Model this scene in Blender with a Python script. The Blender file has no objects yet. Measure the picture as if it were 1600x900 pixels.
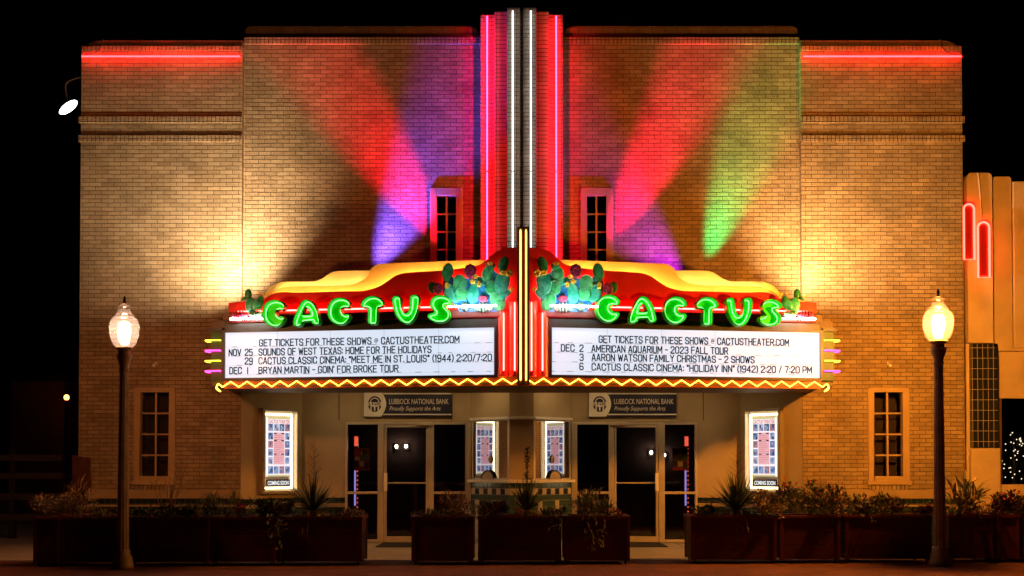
import bpy, bmesh, math, random
from mathutils import Vector, Matrix
from mathutils.geometry import tessellate_polygon
random.seed(7)
sc = bpy.context.scene
COL = sc.collection
R = math.radians

# ------------------------------------------------------------------ camera
F = 1778.0                      # focal length in pixels of a 1600 px wide frame
TH = R(1.2)                     # slight upward tilt
EYE = 1.5
SH = 270 - F*math.tan(TH)
cd = bpy.data.cameras.new('camera'); cam = bpy.data.objects.new('camera', cd); COL.objects.link(cam)
cd.sensor_width = 36; cd.lens = 36*F/1600; cd.shift_y = SH/1600; cd.clip_start = .1; cd.clip_end = 600
cam.location = (0, 0, EYE); cam.rotation_euler = (R(90)+TH, 0, 0)
sc.camera = cam
# ------------------------------------------------------------------ night sky
w = bpy.data.worlds.new('World'); sc.world = w; w.use_nodes = True
nt = w.node_tree; bg = nt.nodes['Background']
sky = nt.nodes.new('ShaderNodeTexSky'); sky.sky_type = 'NISHITA'; sky.sun_disc = False
sky.sun_elevation = R(-4); sky.sun_rotation = R(200)
nt.links.new(sky.outputs[0], bg.inputs[0]); bg.inputs[1].default_value = 0.004
# ------------------------------------------------------------------ exposure / renderer
vs = sc.view_settings; vs.view_transform = 'Standard'; vs.look = 'None'; vs.exposure = 1.0; vs.gamma = 1
cy = sc.cycles
cy.use_denoising = True; cy.sample_clamp_indirect = 4; cy.max_bounces = 6; cy.diffuse_bounces = 3
cy.glossy_bounces = 3; cy.transparent_max_bounces = 12; cy.caustics_reflective = False; cy.caustics_refractive = False
try: cy.use_light_tree = True
except Exception: pass

# ------------------------------------------------------------------ pixel -> world helpers (a point on a known plane)
cT, sT = math.cos(TH), math.sin(TH)
def ray(px, py):
    a = (px-800)/F; b = (SH-(py-450))/F
    return a/(cT-b*sT), (b*cT+sT)/(cT-b*sT)
def W(px, py, D):
    a, b = ray(px, py); return Vector((a*D, D, EYE+b*D))
def Xp(px, D, py=600): return W(px, py, D).x
def Zp(py, D): return W(800, py, D).z
XC = 0.17                       # axis of the theatre
def mir(p): return Vector((2*XC-p[0], p[1], p[2]))

# ------------------------------------------------------------------ mesh builder
class MB:
    def __init__(s): s.v = []; s.f = []; s.m = []
    def add(s, vs, fs, m=0):
        o = len(s.v); s.v += [tuple(v) for v in vs]
        for f in fs: s.f.append([i+o for i in f]); s.m.append(m)
        return s
    def box(s, x0, x1, y0, y1, z0, z1, m=0):
        v = [(x, y, z) for z in (z0, z1) for y in (y0, y1) for x in (x0, x1)]
        return s.add(v, [(0,2,3,1),(4,5,7,6),(0,1,5,4),(2,6,7,3),(0,4,6,2),(1,3,7,5)], m)
    def obox(s, O, U, V, N, a0, a1, b0, b1, c0, c1, m=0):
        O, U, V, N = map(Vector, (O, U, V, N))
        v = [O+U*a+V*b+N*c for c in (c0, c1) for b in (b0, b1) for a in (a0, a1)]
        return s.add(v, [(0,2,3,1),(4,5,7,6),(0,1,5,4),(2,6,7,3),(0,4,6,2),(1,3,7,5)], m)
    def quad(s, a, b, c, d, m=0): return s.add([a, b, c, d], [(0,1,2,3)], m)
    def prism(s, pts, off, m=0, mside=None):
        """closed polygon (3-D points) extruded by the vector off"""
        pts = [Vector(p) for p in pts]; off = Vector(off); n = len(pts)
        tris = tessellate_polygon([pts])
        s.add(pts, tris, m); s.add([p+off for p in pts], [t[::-1] for t in tris], m)
        s.add(pts+[p+off for p in pts], [(i, (i+1) % n, (i+1) % n+n, i+n) for i in range(n)], m if mside is None else mside)
        return s
    def tube(s, path, r, n=6, closed=False, m=0, cap=True, r2=None):
        P = [Vector(p) for p in path]; L = len(P); rings = []
        up = None
        for i in range(L):
            a = P[i-1] if (i or closed) else P[i]; b = P[(i+1) % L] if (i < L-1 or closed) else P[i]
            t = (b-a)
            if t.length < 1e-9: t = Vector((0, 0, 1))
            t.normalize()
            if up is None:
                up = Vector((0, 1, 0)) if abs(t.y) < .9 else Vector((1, 0, 0))
            u = up-t*up.dot(t)
            if u.length < 1e-4: u = t.orthogonal()
            u.normalize(); up = u; q = t.cross(u)
            rr = r if r2 is None else r+(r2-r)*i/max(1, L-1)
            rings.append([P[i]+(u*math.cos(k*2*math.pi/n)+q*math.sin(k*2*math.pi/n))*rr for k in range(n)])
        v = [p for g in rings for p in g]; f = []
        for i in range(L if closed else L-1):
            for k in range(n):
                j = (i+1) % L
                f.append((i*n+k, i*n+(k+1) % n, j*n+(k+1) % n, j*n+k))
        if cap and not closed:
            f.append(tuple(range(n))[::-1]); f.append(tuple(range((L-1)*n, L*n)))
        return s.add(v, f, m)
    def lathe(s, prof, c, n=24, m=0, flute=0, ax=None):
        c = Vector(c); v = []; f = []
        for (r, z) in prof:
            for k in range(n):
                a = 2*math.pi*k/n; rr = r
                if flute and k % 2: rr = r*(1-flute)
                v.append(c+Vector((rr*math.cos(a), rr*math.sin(a), z)))
        L = len(prof)
        for i in range(L-1):
            for k in range(n):
                f.append((i*n+k, i*n+(k+1) % n, (i+1)*n+(k+1) % n, (i+1)*n+k))
        f.append(tuple(range(n))[::-1]); f.append(tuple(range((L-1)*n, L*n)))
        return s.add(v, f, m)
    def ell(s, c, A, B, C, nu=14, nv=7, m=0):
        """ellipsoid with the half axes A, B, C (vectors)"""
        c, A, B, C = map(Vector, (c, A, B, C)); v = [c+C]; f = []
        for j in range(1, nv):
            t = math.pi*j/nv
            for k in range(nu):
                p = 2*math.pi*k/nu
                v.append(c+C*math.cos(t)+(A*math.cos(p)+B*math.sin(p))*math.sin(t))
        v.append(c-C)
        for k in range(nu): f.append((0, 1+k, 1+(k+1) % nu))
        for j in range(nv-2):
            for k in range(nu):
                a = 1+j*nu+k; b = 1+j*nu+(k+1) % nu
                f.append((a, a+nu, b+nu, b))
        e = len(v)-1
        for k in range(nu): f.append((e, 1+(nv-2)*nu+(k+1) % nu, 1+(nv-2)*nu+k))
        return s.add(v, f, m)
    def text(s, body, O, U, V, width=None, cap=.1, bold=.0, thick=.003, center=False, m=0, shear=0, hmax=None):
        vs, fs, x0, x1, y0, y1 = glyphs(body, bold, shear)
        k = cap/CAP; kx = k if width is None else width/(x1-x0)
        O, U, V = map(Vector, (O, U, V)); N = U.cross(V)
        ox = -(x0+x1)/2 if center else -x0
        top = [O+U*((v[0]+ox)*kx)+V*(v[1]*k)+N*thick for v in vs]
        s.add(top, fs, m)
        return s
    def build(s, name, mats, parent=None, smooth=False, bevel=0, label=None, seg=2):
        me = bpy.data.meshes.new(name); me.from_pydata(s.v, [], s.f)
        if not isinstance(mats, (list, tuple)): mats = [mats]
        for q in mats: me.materials.append(q)
        for p, i in zip(me.polygons, s.m): p.material_index = i; p.use_smooth = smooth
        bm = bmesh.new(); bm.from_mesh(me)
        bmesh.ops.remove_doubles(bm, verts=bm.verts, dist=1e-5)
        bmesh.ops.recalc_face_normals(bm, faces=bm.faces); bm.to_mesh(me); bm.free()
        o = bpy.data.objects.new(name, me); COL.objects.link(o)
        if parent: setp(o, parent)
        if bevel:
            b = o.modifiers.new('bevel', 'BEVEL'); b.width = bevel; b.segments = seg; b.limit_method = 'ANGLE'
        if label: o['label'] = label
        return o
def world_loc(o):
    l = Vector(o.location)
    return l
def setp(o, parent):
    o.parent = parent
    if parent.type == 'EMPTY': o.matrix_parent_inverse = Matrix.Translation(-Vector(parent.location))
# squared, condensed changeable-letter alphabet as strokes on a 4 x 6 grid
_O = [(.9,0),(3.1,0),(4,.9),(4,5.1),(3.1,6),(.9,6),(0,5.1),(0,.9),(.9,0)]
STK = {'A':[[(0,0),(1.75,6),(2.25,6),(4,0)],[(.6,1.8),(3.4,1.8)]],'B':[[(0,3.1),(3.1,3.1),(4,2.3),(4,.8),(3.1,0),(0,0),(0,6),(3,6),(3.8,5.3),(3.8,3.9),(3.1,3.1)]],
'C':[[(4,4.3),(4,5.1),(3.1,6),(.9,6),(0,5.1),(0,.9),(.9,0),(3.1,0),(4,.9),(4,1.7)]],'D':[[(0,0),(0,6),(2.9,6),(4,4.9),(4,1.1),(2.9,0),(0,0)]],'E':[[(3.7,6),(0,6),(0,0),(3.7,0)],[(0,3.1),(3.1,3.1)]],
'F':[[(3.7,6),(0,6),(0,0)],[(0,3.1),(3.1,3.1)]],'G':[[(4,4.3),(4,5.1),(3.1,6),(.9,6),(0,5.1),(0,.9),(.9,0),(3.1,0),(4,.9),(4,2.7),(2.3,2.7)]],'H':[[(0,0),(0,6)],[(4,0),(4,6)],[(0,3.1),(4,3.1)]],
'I':[[(0,0),(0,6)]],'J':[[(3.6,6),(3.6,.9),(2.8,0),(.9,0),(0,.9),(0,1.7)]],'K':[[(0,0),(0,6)],[(0,2.4),(3.9,6)],[(1.3,3.5),(4,0)]],'L':[[(0,6),(0,0),(3.6,0)]],'M':[[(0,0),(0,6),(2.4,1.9),(4.8,6),(4.8,0)]],
'N':[[(0,0),(0,6),(4,0),(4,6)]],'O':[_O],'P':[[(0,0),(0,6),(3.1,6),(4,5.1),(4,3.6),(3.1,2.7),(0,2.7)]],'Q':[_O,[(2.5,1.6),(4.1,-.3)]],'R':[[(0,0),(0,6),(3.1,6),(4,5.1),(4,3.7),(3.1,2.9),(0,2.9)],[(2.1,2.9),(4,0)]],
'S':[[(4,4.6),(4,5.1),(3.1,6),(.9,6),(0,5.1),(0,4.1),(.8,3.3),(3.2,2.7),(4,1.9),(4,.9),(3.1,0),(.9,0),(0,.9),(0,1.4)]],'T':[[(0,6),(4,6)],[(2,6),(2,0)]],'U':[[(0,6),(0,.9),(.9,0),(3.1,0),(4,.9),(4,6)]],
'V':[[(0,6),(2,0),(4,6)]],'W':[[(0,6),(1.3,0),(2.6,5),(3.9,0),(5.2,6)]],'X':[[(0,0),(4,6)],[(0,6),(4,0)]],'Y':[[(0,6),(2,2.9),(4,6)],[(2,2.9),(2,0)]],'Z':[[(0,6),(4,6),(0,0),(4,0)]],
'0':[_O],'1':[[(0,4.9),(.9,6),(.9,0)]],'2':[[(0,4.6),(0,5.1),(.9,6),(3.1,6),(4,5.1),(4,3.9),(0,.6),(0,0),(4,0)]],'3':[[(0,5.0),(.9,6),(3.1,6),(4,5.1),(4,3.9),(3.2,3.1),(1.6,3.1)],[(3.2,3.1),(4,2.3),(4,.9),(3.1,0),(.9,0),(0,1)]],
'4':[[(3,0),(3,6),(0,1.7),(4,1.7)]],'5':[[(3.8,6),(0,6),(0,3.4),(3.1,3.6),(4,2.7),(4,.9),(3.1,0),(.9,0),(0,.9)]],'6':[[(3.8,5.2),(3.1,6),(.9,6),(0,5.1),(0,.9),(.9,0),(3.1,0),(4,.9),(4,2.4),(3.1,3.3),(0,3.1)]],
'7':[[(0,6),(4,6),(1.4,0)]],'9':[[(.2,.8),(.9,0),(3.1,0),(4,.9),(4,5.1),(3.1,6),(.9,6),(0,5.1),(0,3.6),(.9,2.7),(4,2.9)]],'-':[[(0,3),(2.6,3)]],':':[[(0,.8),(0,1.3)],[(0,3.8),(0,4.3)]],'.':[[(0,.1),(0,.5)]],
'@':[[(2.6,2.2),(2.6,3.8),(1.4,3.8),(1.1,2.6),(2.6,2.4),(3.6,2.4),(3.8,3.8),(2.9,5),(1,5),(0,3.8),(0,2),(1,1),(3,1)]],'"':[[(0,6),(0,4.6)],[(1.3,6),(1.3,4.6)]],"'":[[(0,6),(0,4.6)]],'(':[[(1.1,6.4),(.35,5.3),(0,4),(0,2),(.35,.7),(1.1,-.4)]],')':[[(0,6.4),(.75,5.3),(1.1,4),(1.1,2),(.75,.7),(0,-.4)]],'/':[[(0,-.2),(2.6,6.2)]]}
def stroke_text(mb, body, O, U, V, width, cap, t=1.05):
    rnd = random.Random(len(body)); x = 0; segs = []; xm = 0
    for ch in body:
        if ch == ' ': x += 2.7; continue
        wd = max(p[0] for st in STK[ch] for p in st); dy = rnd.uniform(-.12, .12)
        for st in STK[ch]:
            for a, b in zip(st, st[1:]): segs.append(((a[0]+x, a[1]+dy), (b[0]+x, b[1]+dy), t*.5 if ch == '@' else t))
        x += wd+1.75+rnd.uniform(-.12, .12); xm = x-1.75
    kx = width/max(xm, t); k = cap/6; N = U.cross(V)
    for i, (a, b, t) in enumerate(segs):
        A = Vector((a[0]*kx, a[1]*k)); B = Vector((b[0]*kx, b[1]*k)); d = (B-A); d.normalize(); n = Vector((-d.y, d.x))*t*k*.5; A -= d*t*k*.4; B += d*t*k*.4
        lay = .002+.0004*(i % 5)
        mb.add([O+U*p.x+V*p.y+N*lay for p in (A-n, B-n, B+n, A+n)], [(0, 1, 2, 3)])
_g = {}
def glyphs(body, bold=0, shear=0):
    key = (body, bold, shear)
    if key in _g: return _g[key]
    cu = bpy.data.curves.new('type', 'FONT'); cu.body = body; cu.size = 1; cu.offset = bold; cu.resolution_u = 3; cu.shear = shear
    ob = bpy.data.objects.new('type', cu); COL.objects.link(ob)
    dg = bpy.context.evaluated_depsgraph_get(); dg.update()
    me = bpy.data.meshes.new_from_object(ob.evaluated_get(dg))
    vs = [tuple(v.co) for v in me.vertices]; fs = [list(p.vertices) for p in me.polygons]
    bpy.data.objects.remove(ob); bpy.data.curves.remove(cu); bpy.data.meshes.remove(me)
    xs = [v[0] for v in vs]; ys = [v[1] for v in vs]
    _g[key] = (vs, fs, min(xs), max(xs), min(ys), max(ys)); return _g[key]
CAP = 1; CAP = glyphs('H')[5]
def thing(name, label, cat, loc=(0, 0, 0), group=None):
    o = bpy.data.objects.new(name, None); COL.objects.link(o); o.location = loc; o.empty_display_size = .2
    o['label'] = label; o['category'] = cat
    if group: o['group'] = group
    return o
def tag(o, label, cat, group=None):
    o['label'] = label; o['category'] = cat
    if group: o['group'] = group
    return o
def struct(o): o['kind'] = 'structure'; return o
def smoothpath(P, k=4, closed=False):
    P = [Vector(p) for p in P]; n = len(P); out = []
    rng = range(n) if closed else range(n-1)
    for i in rng:
        p0 = P[i-1] if (i or closed) else P[0]; p1 = P[i]; p2 = P[(i+1) % n]
        p3 = P[(i+2) % n] if (closed or i+2 < n) else P[-1]
        for j in range(k):
            t = j/k
            out.append(.5*((2*p1)+(p2-p0)*t+(2*p0-5*p1+4*p2-p3)*t*t+(3*p1-p0-3*p2+p3)*t**3))
    if not closed: out.append(P[-1])
    return out

# ------------------------------------------------------------------ materials
def nodes(name):
    m = bpy.data.materials.new(name); m.use_nodes = True
    return m, m.node_tree, m.node_tree.nodes['Principled BSDF']
def mat(name, c, rough=.6, var=.15, scale=6, bump=0, spec=.4, metal=0, coat=0, bscale=None):
    m, t, p = nodes(name)
    p.inputs['Roughness'].default_value = rough; p.inputs['Metallic'].default_value = metal
    p.inputs['Specular IOR Level'].default_value = spec; p.inputs['Coat Weight'].default_value = coat
    tc = t.nodes.new('ShaderNodeTexCoord')
    n = t.nodes.new('ShaderNodeTexNoise'); n.inputs['Scale'].default_value = scale; n.inputs['Detail'].default_value = 6
    t.links.new(tc.outputs['Object'], n.inputs['Vector'])
    r = t.nodes.new('ShaderNodeValToRGB'); e = r.color_ramp.elements
    e[0].position = .3; e[1].position = .7
    e[0].color = (*[max(0, x*(1-var)) for x in c], 1); e[1].color = (*[x*(1+var) for x in c], 1)
    t.links.new(n.outputs['Fac'], r.inputs['Fac']); t.links.new(r.outputs['Color'], p.inputs['Base Color'])
    if bump:
        n2 = t.nodes.new('ShaderNodeTexNoise'); n2.inputs['Scale'].default_value = bscale or scale*6; n2.inputs['Detail'].default_value = 5
        t.links.new(tc.outputs['Object'], n2.inputs['Vector'])
        b = t.nodes.new('ShaderNodeBump'); b.inputs['Strength'].default_value = bump; b.inputs['Distance'].default_value = .02
        t.links.new(n2.outputs['Fac'], b.inputs['Height']); t.links.new(b.outputs['Normal'], p.inputs['Normal'])
    return m
def emit(name, c, s):
    m = bpy.data.materials.new(name); m.use_nodes = True; t = m.node_tree; t.nodes.clear()
    e = t.nodes.new('ShaderNodeEmission'); e.inputs[0].default_value = (*c, 1); e.inputs[1].default_value = s
    o = t.nodes.new('ShaderNodeOutputMaterial'); t.links.new(e.outputs[0], o.inputs[0]); return m
def litface(name, c, s, coat=.12, rough=.5):
    m, t, p = nodes(name)
    p.inputs['Base Color'].default_value = (.25, .26, .28, 1); p.inputs['Roughness'].default_value = rough
    p.inputs['Emission Color'].default_value = (*c, 1); p.inputs['Emission Strength'].default_value = s
    p.inputs['Coat Weight'].default_value = coat; p.inputs['Coat Roughness'].default_value = .15
    return m
def brickmat(name, c1, c2, mort, bw=.22, bh=.073, ms=.0048, soldier=False, bumpd=.016, rough=.8, off=.5, var=.32):
    m, t, p = nodes(name); L = t.links.new; N = t.nodes.new
    p.inputs['Roughness'].default_value = rough; p.inputs['Specular IOR Level'].default_value = .25
    tc = N('ShaderNodeTexCoord'); sx = N('ShaderNodeSeparateXYZ'); L(tc.outputs['Object'], sx.inputs[0])
    ad = N('ShaderNodeMath'); ad.operation = 'ADD'; L(sx.outputs[0], ad.inputs[0]); L(sx.outputs[1], ad.inputs[1])
    cx = N('ShaderNodeCombineXYZ'); L(ad.outputs[0], cx.inputs[0]); L(sx.outputs[2], cx.inputs[1])
    # slight waviness so that the courses are not ruled with a computer
    wn = N('ShaderNodeTexNoise'); wn.inputs['Scale'].default_value = 3.1; wn.inputs['Detail'].default_value = 3; L(tc.outputs['Object'], wn.inputs['Vector'])
    ws = N('ShaderNodeVectorMath'); ws.operation = 'MULTIPLY_ADD'; L(wn.outputs['Color'], ws.inputs[0]); ws.inputs[1].default_value = (.012, .012, 0); L(cx.outputs[0], ws.inputs[2])
    b = N('ShaderNodeTexBrick'); b.inputs['Scale'].default_value = 1; b.offset = off; b.squash = 1
    b.inputs['Brick Width'].default_value = bw; b.inputs['Row Height'].default_value = bh
    b.inputs['Mortar Size'].default_value = ms; b.inputs['Mortar Smooth'].default_value = .35; b.inputs['Bias'].default_value = -.1
    b.inputs['Color1'].default_value = (*c1, 1); b.inputs['Color2'].default_value = (*c2, 1); b.inputs['Mortar'].default_value = (*mort, 1)
    L(ws.outputs[0], b.inputs['Vector'])
    n = N('ShaderNodeTexNoise'); n.inputs['Scale'].default_value = 1.3; n.inputs['Detail'].default_value = 8; n.inputs['Roughness'].default_value = .7
    L(tc.outputs['Object'], n.inputs['Vector'])
    mr = N('ShaderNodeMapRange'); mr.inputs[1].default_value = .3; mr.inputs[2].default_value = .7; mr.inputs[3].default_value = 1-var; mr.inputs[4].default_value = 1+var
    L(n.outputs['Fac'], mr.inputs[0])
    mx = N('ShaderNodeVectorMath'); mx.operation = 'SCALE'; L(b.outputs['Color'], mx.inputs[0]); L(mr.outputs[0], mx.inputs['Scale'])
    L(mx.outputs[0], p.inputs['Base Color'])
    n2 = N('ShaderNodeTexNoise'); n2.inputs['Scale'].default_value = 55; n2.inputs['Detail'].default_value = 4; L(tc.outputs['Object'], n2.inputs['Vector'])
    n3 = N('ShaderNodeTexNoise'); n3.inputs['Scale'].default_value = 9; n3.inputs['Detail'].default_value = 2; L(tc.outputs['Object'], n3.inputs['Vector'])
    h = N('ShaderNodeMath'); h.operation = 'MULTIPLY_ADD'; L(b.outputs['Fac'], h.inputs[0]); h.inputs[1].default_value = -1.0; L(n2.outputs['Fac'], h.inputs[2])
    h2 = N('ShaderNodeMath'); h2.operation = 'MULTIPLY_ADD'; L(n3.outputs['Fac'], h2.inputs[0]); h2.inputs[1].default_value = .8; L(h.outputs[0], h2.inputs[2])
    bp = N('ShaderNodeBump'); bp.inputs['Strength'].default_value = 1.0; bp.inputs['Distance'].default_value = bumpd
    L(h2.outputs[0], bp.inputs['Height']); L(bp.outputs['Normal'], p.inputs['Normal'])
    return m
def glassmat(name, tint, refl=None, ior=1.5):
    m = bpy.data.materials.new(name); m.use_nodes = True; t = m.node_tree; t.nodes.clear(); N = t.nodes.new
    tr = N('ShaderNodeBsdfTransparent'); tr.inputs[0].default_value = (*tint, 1)
    gl = N('ShaderNodeBsdfGlossy'); gl.inputs['Roughness'].default_value = .01; gl.inputs['Color'].default_value = (.95, .95, 1, 1)
    mx = N('ShaderNodeMixShader')
    if refl is None:
        fr = N('ShaderNodeFresnel'); fr.inputs[0].default_value = ior; t.links.new(fr.outputs[0], mx.inputs[0])
    else: mx.inputs[0].default_value = refl
    t.links.new(tr.outputs[0], mx.inputs[1]); t.links.new(gl.outputs[0], mx.inputs[2])
    o = N('ShaderNodeOutputMaterial'); t.links.new(mx.outputs[0], o.inputs[0]); return m
def leafmat(name, c, var=.5):
    return mat(name, c, .55, var, 14, 0, .3)

BUFF = brickmat('buff_brick', (.38, .28, .165), (.27, .19, .105), (.085, .06, .038))
SOLD = brickmat('soldier_brick', (.38, .28, .165), (.27, .19, .105), (.085, .06, .038), bw=.073, bh=.30, ms=.007, off=0)
CAPB = brickmat('cap_brick', (.20, .14, .08), (.17, .12, .07), (.05, .035, .02), bw=.22, bh=.11)
PYLB = brickmat('pylon_brick', (.36, .27, .18), (.31, .23, .15), (.05, .04, .03), bw=.245, bh=.073, off=0, ms=.006)
TILE = brickmat('green_tile', (.012, .026, .022), (.008, .018, .016), (.12, .10, .08), bw=.108, bh=.108, ms=.004, off=0, bumpd=.003, rough=.15, var=.1)
BLKT = brickmat('black_tile', (.02, .022, .024), (.014, .015, .017), (.42, .38, .30), bw=.094, bh=.185, ms=.005, off=0, bumpd=.003, rough=.15, var=.1)
PAVE = brickmat('paving_brick', (.20, .075, .045), (.14, .05, .03), (.06, .04, .03), bw=.2, bh=.1, ms=.006)
TRIM = mat('stone_trim', (.34, .24, .13), .7, .12, 3, .15)
CREAM = mat('cream_paint', (.42, .29, .15), .5, .08, 4, .05)
STUCCO = mat('stucco', (.44, .34, .20), .75, .12, 1.5, .1)
PLAST = mat('orange_plaster', (.58, .44, .28), .8, .12, 2.5, .3, bscale=30)
DARK = mat('dark_metal', (.03, .027, .025), .45, .2, 8)
BRONZE = mat('bronze_metal', (.12, .07, .035), .4, .2, 8, spec=.5)
ALU = mat('aluminium', (.62, .54, .42), .4, .08, 6, metal=.3)
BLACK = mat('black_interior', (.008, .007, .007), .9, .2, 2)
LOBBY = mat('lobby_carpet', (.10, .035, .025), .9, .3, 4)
RED = mat('red_paint', (.50, .018, .010), .38, .12, 3, .03, coat=.2)
CREAM2 = mat('pale_cream_paint', (.55, .42, .27), .5, .08, 4, .05)
CORAL = mat('coral_paint', (.72, .10, .06), .35, .08, 4, coat=.2)
MAROON = mat('maroon_paint', (.16, .012, .012), .4, .15, 5)
RUST = mat('rust_orange_paint', (.32, .06, .015), .45, .2, 5)
YELO = mat('amber_paint', (.85, .46, .08), .4, .06, 2)
YEL = mat('yellow_paint', (.85, .64, .24), .4, .06, 2)
GREENC = mat('green_enamel', (.006, .60, .012), .35, .1, 6)
OLIVE = mat('olive_side', (.014, .05, .008), .5, .2, 5)
SOFF = mat('soffit', (.12, .085, .055), .7, .2, 3)
WHITEP = mat('white_paint', (.80, .75, .66), .5, .08, 5)
NAVY = mat('navy_blue', (.018, .02, .05), .4, .1, 5)
CONC = brickmat('sidewalk_concrete', (.36, .32, .26), (.33, .29, .24), (.09, .08, .07), bw=1.5, bh=1.5, ms=.012, off=0, bumpd=.004, rough=.8, var=.2)
GLASS = glassmat('dark_glass', (.8, .8, .8), ior=1.5)
BGLASS = glassmat('booth_glass', (.62, .62, .62), refl=.45)
PANE = glassmat('window_glass', (.7, .7, .7), ior=1.5)
# lamps and tubes
N_RED = emit('red_neon', (1, .006, .008), 28)
N_RED2 = emit('red_neon_soft', (1, .03, .025), 20)
N_WHITE = emit('white_neon', (.62, .86, 1), 3)
N_GREEN = emit('green_neon', (.15, 1, .155), 2.3)
N_YEL = emit('yellow_neon', (1, .55, .035), 6)
N_GOLD = emit('gold_neon', (1, .56, .06), 4)
N_PINK = emit('pink_neon', (1, .012, .2), 14)
N_LIME = emit('lime_neon', (1, .80, .03), 4)
N_COVE = emit('cove_neon', (1, .78, .36), 24)
N_BLUSH = emit('blush_neon', (.95, 1, .92), 34)
N_REDP = emit('pylon_red_neon', (1, .005, .02), 42)
N_HALO = emit('halo_neon', (1, .10, .08), 22)
N_CORAL = emit('coral_neon', (1, .03, .022), 30)
BULB = emit('warm_bulbs', (1, .80, .48), 6)
BOARD = litface('letter_board_light', (.70, .83, 1), .46)
LTR = mat('black_letters', (.012, .012, .02), .95, .1, 5, spec=.03)
N_DOWN = emit('downlight_glow', (1, .66, .30), 46)
# ------------------------------------------------------------------ ground
mb = MB(); mb.quad((-120, 15.9, 0), (120, 18.6, 0), (120, 400, 0), (-120, 400, 0))
struct(mb.build('sidewalk', CONC))
PAVM = PAVE.copy()
for n in PAVM.node_tree.nodes:      # a horizontal surface: lay the courses out in x, y
    pass
def ground_brick():
    m = brickmat('street_brick', (.21, .075, .045), (.13, .048, .03), (.06, .04, .03), bw=.2, bh=.1, ms=.006, rough=.75)
    t = m.node_tree
    cx = [n for n in t.nodes if n.type == 'COMBXYZ'][0]; sx = [n for n in t.nodes if n.type == 'SEPXYZ'][0]
    for l in list(t.links):
        if l.to_node == cx: t.links.remove(l)
    t.links.new(sx.outputs[0], cx.inputs[0]); t.links.new(sx.outputs[1], cx.inputs[1]); return m
def flat_xy(m):
    t = m.node_tree
    cx = [n for n in t.nodes if n.type == 'COMBXYZ'][0]; sx = [n for n in t.nodes if n.type == 'SEPXYZ'][0]
    for l in list(t.links):
        if l.to_node == cx: t.links.remove(l)
    t.links.new(sx.outputs[0], cx.inputs[0]); t.links.new(sx.outputs[1], cx.inputs[1])
flat_xy(CONC)
mb = MB(); mb.quad((-120, -60, -.004), (120, -60, -.004), (120, 18.6, -.004), (-120, 15.9, -.004))
struct(mb.build('street', ground_brick()))

# ------------------------------------------------------------------ theatre building
DF, DC, DD = 20.0, 20.12, 21.0        # wing face, centre face, door plane
HW, HI = 7.79, 4.94
ZC = Zp(60, DC); ZCT = Zp(40, DC); ZW = Zp(72, DF); ZWT = Zp(63, DF)
bld = thing('theater_building', 'buff brick art deco theater with two lower wings and a neon striped pylon', 'building', (XC, DF, 0))
WIN = {}
def wall_with_holes(mb, x0, x1, z0, z1, y, depth, holes, m=0):
    """front wall sheet with thickness and rectangular openings"""
    xs = sorted({x0, x1, *[h[0] for h in holes], *[h[1] for h in holes]}); zs = sorted({z0, z1, *[h[2] for h in holes], *[h[3] for h in holes]})
    for i in range(len(xs)-1):
        for j in range(len(zs)-1):
            a, b, c, d = xs[i], xs[i+1], zs[j], zs[j+1]
            if any(h[0] <= a+1e-6 and h[1] >= b-1e-6 and h[2] <= c+1e-6 and h[3] >= d-1e-6 for h in holes): continue
            mb.quad((a, y, c), (b, y, c), (b, y, d), (a, y, d), m)
    for h in holes:
        a, b, c, d = h
        mb.quad((a, y, c), (a, y+depth, c), (a, y+depth, d), (a, y, d), m); mb.quad((b, y, c), (b, y+depth, c), (b, y+depth, d), (b, y, d), m)
        mb.quad((a, y, c), (b, y, c), (b, y+depth, c), (a, y+depth, c), m); mb.quad((a, y, d), (b, y, d), (b, y+depth, d), (a, y+depth, d), m)
def window(x0, x1, z0, z1, y, rows, gx0, gx1, gz0, gz1, sill=True):
    fr = MB(); t = .05
    for (a, b, c, d) in ((x0, gx0, z0, z1), (gx1, x1, z0, z1), (gx0, gx1, gz1, z1), (gx0, gx1, z0, gz0)):
        fr.box(a, b, y-.035, y+.10, c, d)
    # moulded inner lip
    for (a, b, c, d) in ((gx0-.02, gx0+.012, gz0, gz1), (gx1-.012, gx1+.02, gz0, gz1), (gx0+.012, gx1-.012, gz1-.012, gz1+.02), (gx0+.012, gx1-.012, gz0-.02, gz0+.012)):
        fr.box(a, b, y-.018, y+.112, c, d) if False else None
    o = fr.build('window', CREAM, bld, bevel=.01)
    mu = MB(); xm = (gx0+gx1)/2; yy = y+.035
    mu.box(xm-.016, xm+.016, yy, yy+.03, gz0, gz1)
    for k in range(1, rows):
        z = gz0+(gz1-gz0)*k/rows; mu.box(gx0, xm-.016, yy+.002, yy+.028, z-.014, z+.014); mu.box(xm+.016, gx1, yy+.002, yy+.028, z-.014, z+.014)
    mo = mu.build('muntins', CREAM, o)
    p = MB(); p.box(gx0, gx1, yy+.034, yy+.04, gz0, gz1); p.build('pane', PANE, o)
    rm = MB(); rm.quad((gx0, y+.35, gz0), (gx1, y+.35, gz0), (gx1, y+.35, gz1), (gx0, y+.35, gz1))
    rm.build('blind', mat('window_dark', (.16, .11, .07), .8, .2, 3), o)
    if sill:
        s = MB(); s.box(x0-.02, x1+.02, y-.06, y-.036, z0-.02, z0+.05); s.build('sill', CREAM, o, bevel=.006)
        s = MB(); s.box(x0+.02, x1-.02, y-.03, y-.0, z0-.11, z0-.022); s.build('brick_sill', SOLD, o)
    return o
lowz = (Zp(755.5, DF), Zp(606, DF), Zp(744, DF), Zp(613, DF))
holes_low = []
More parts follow.
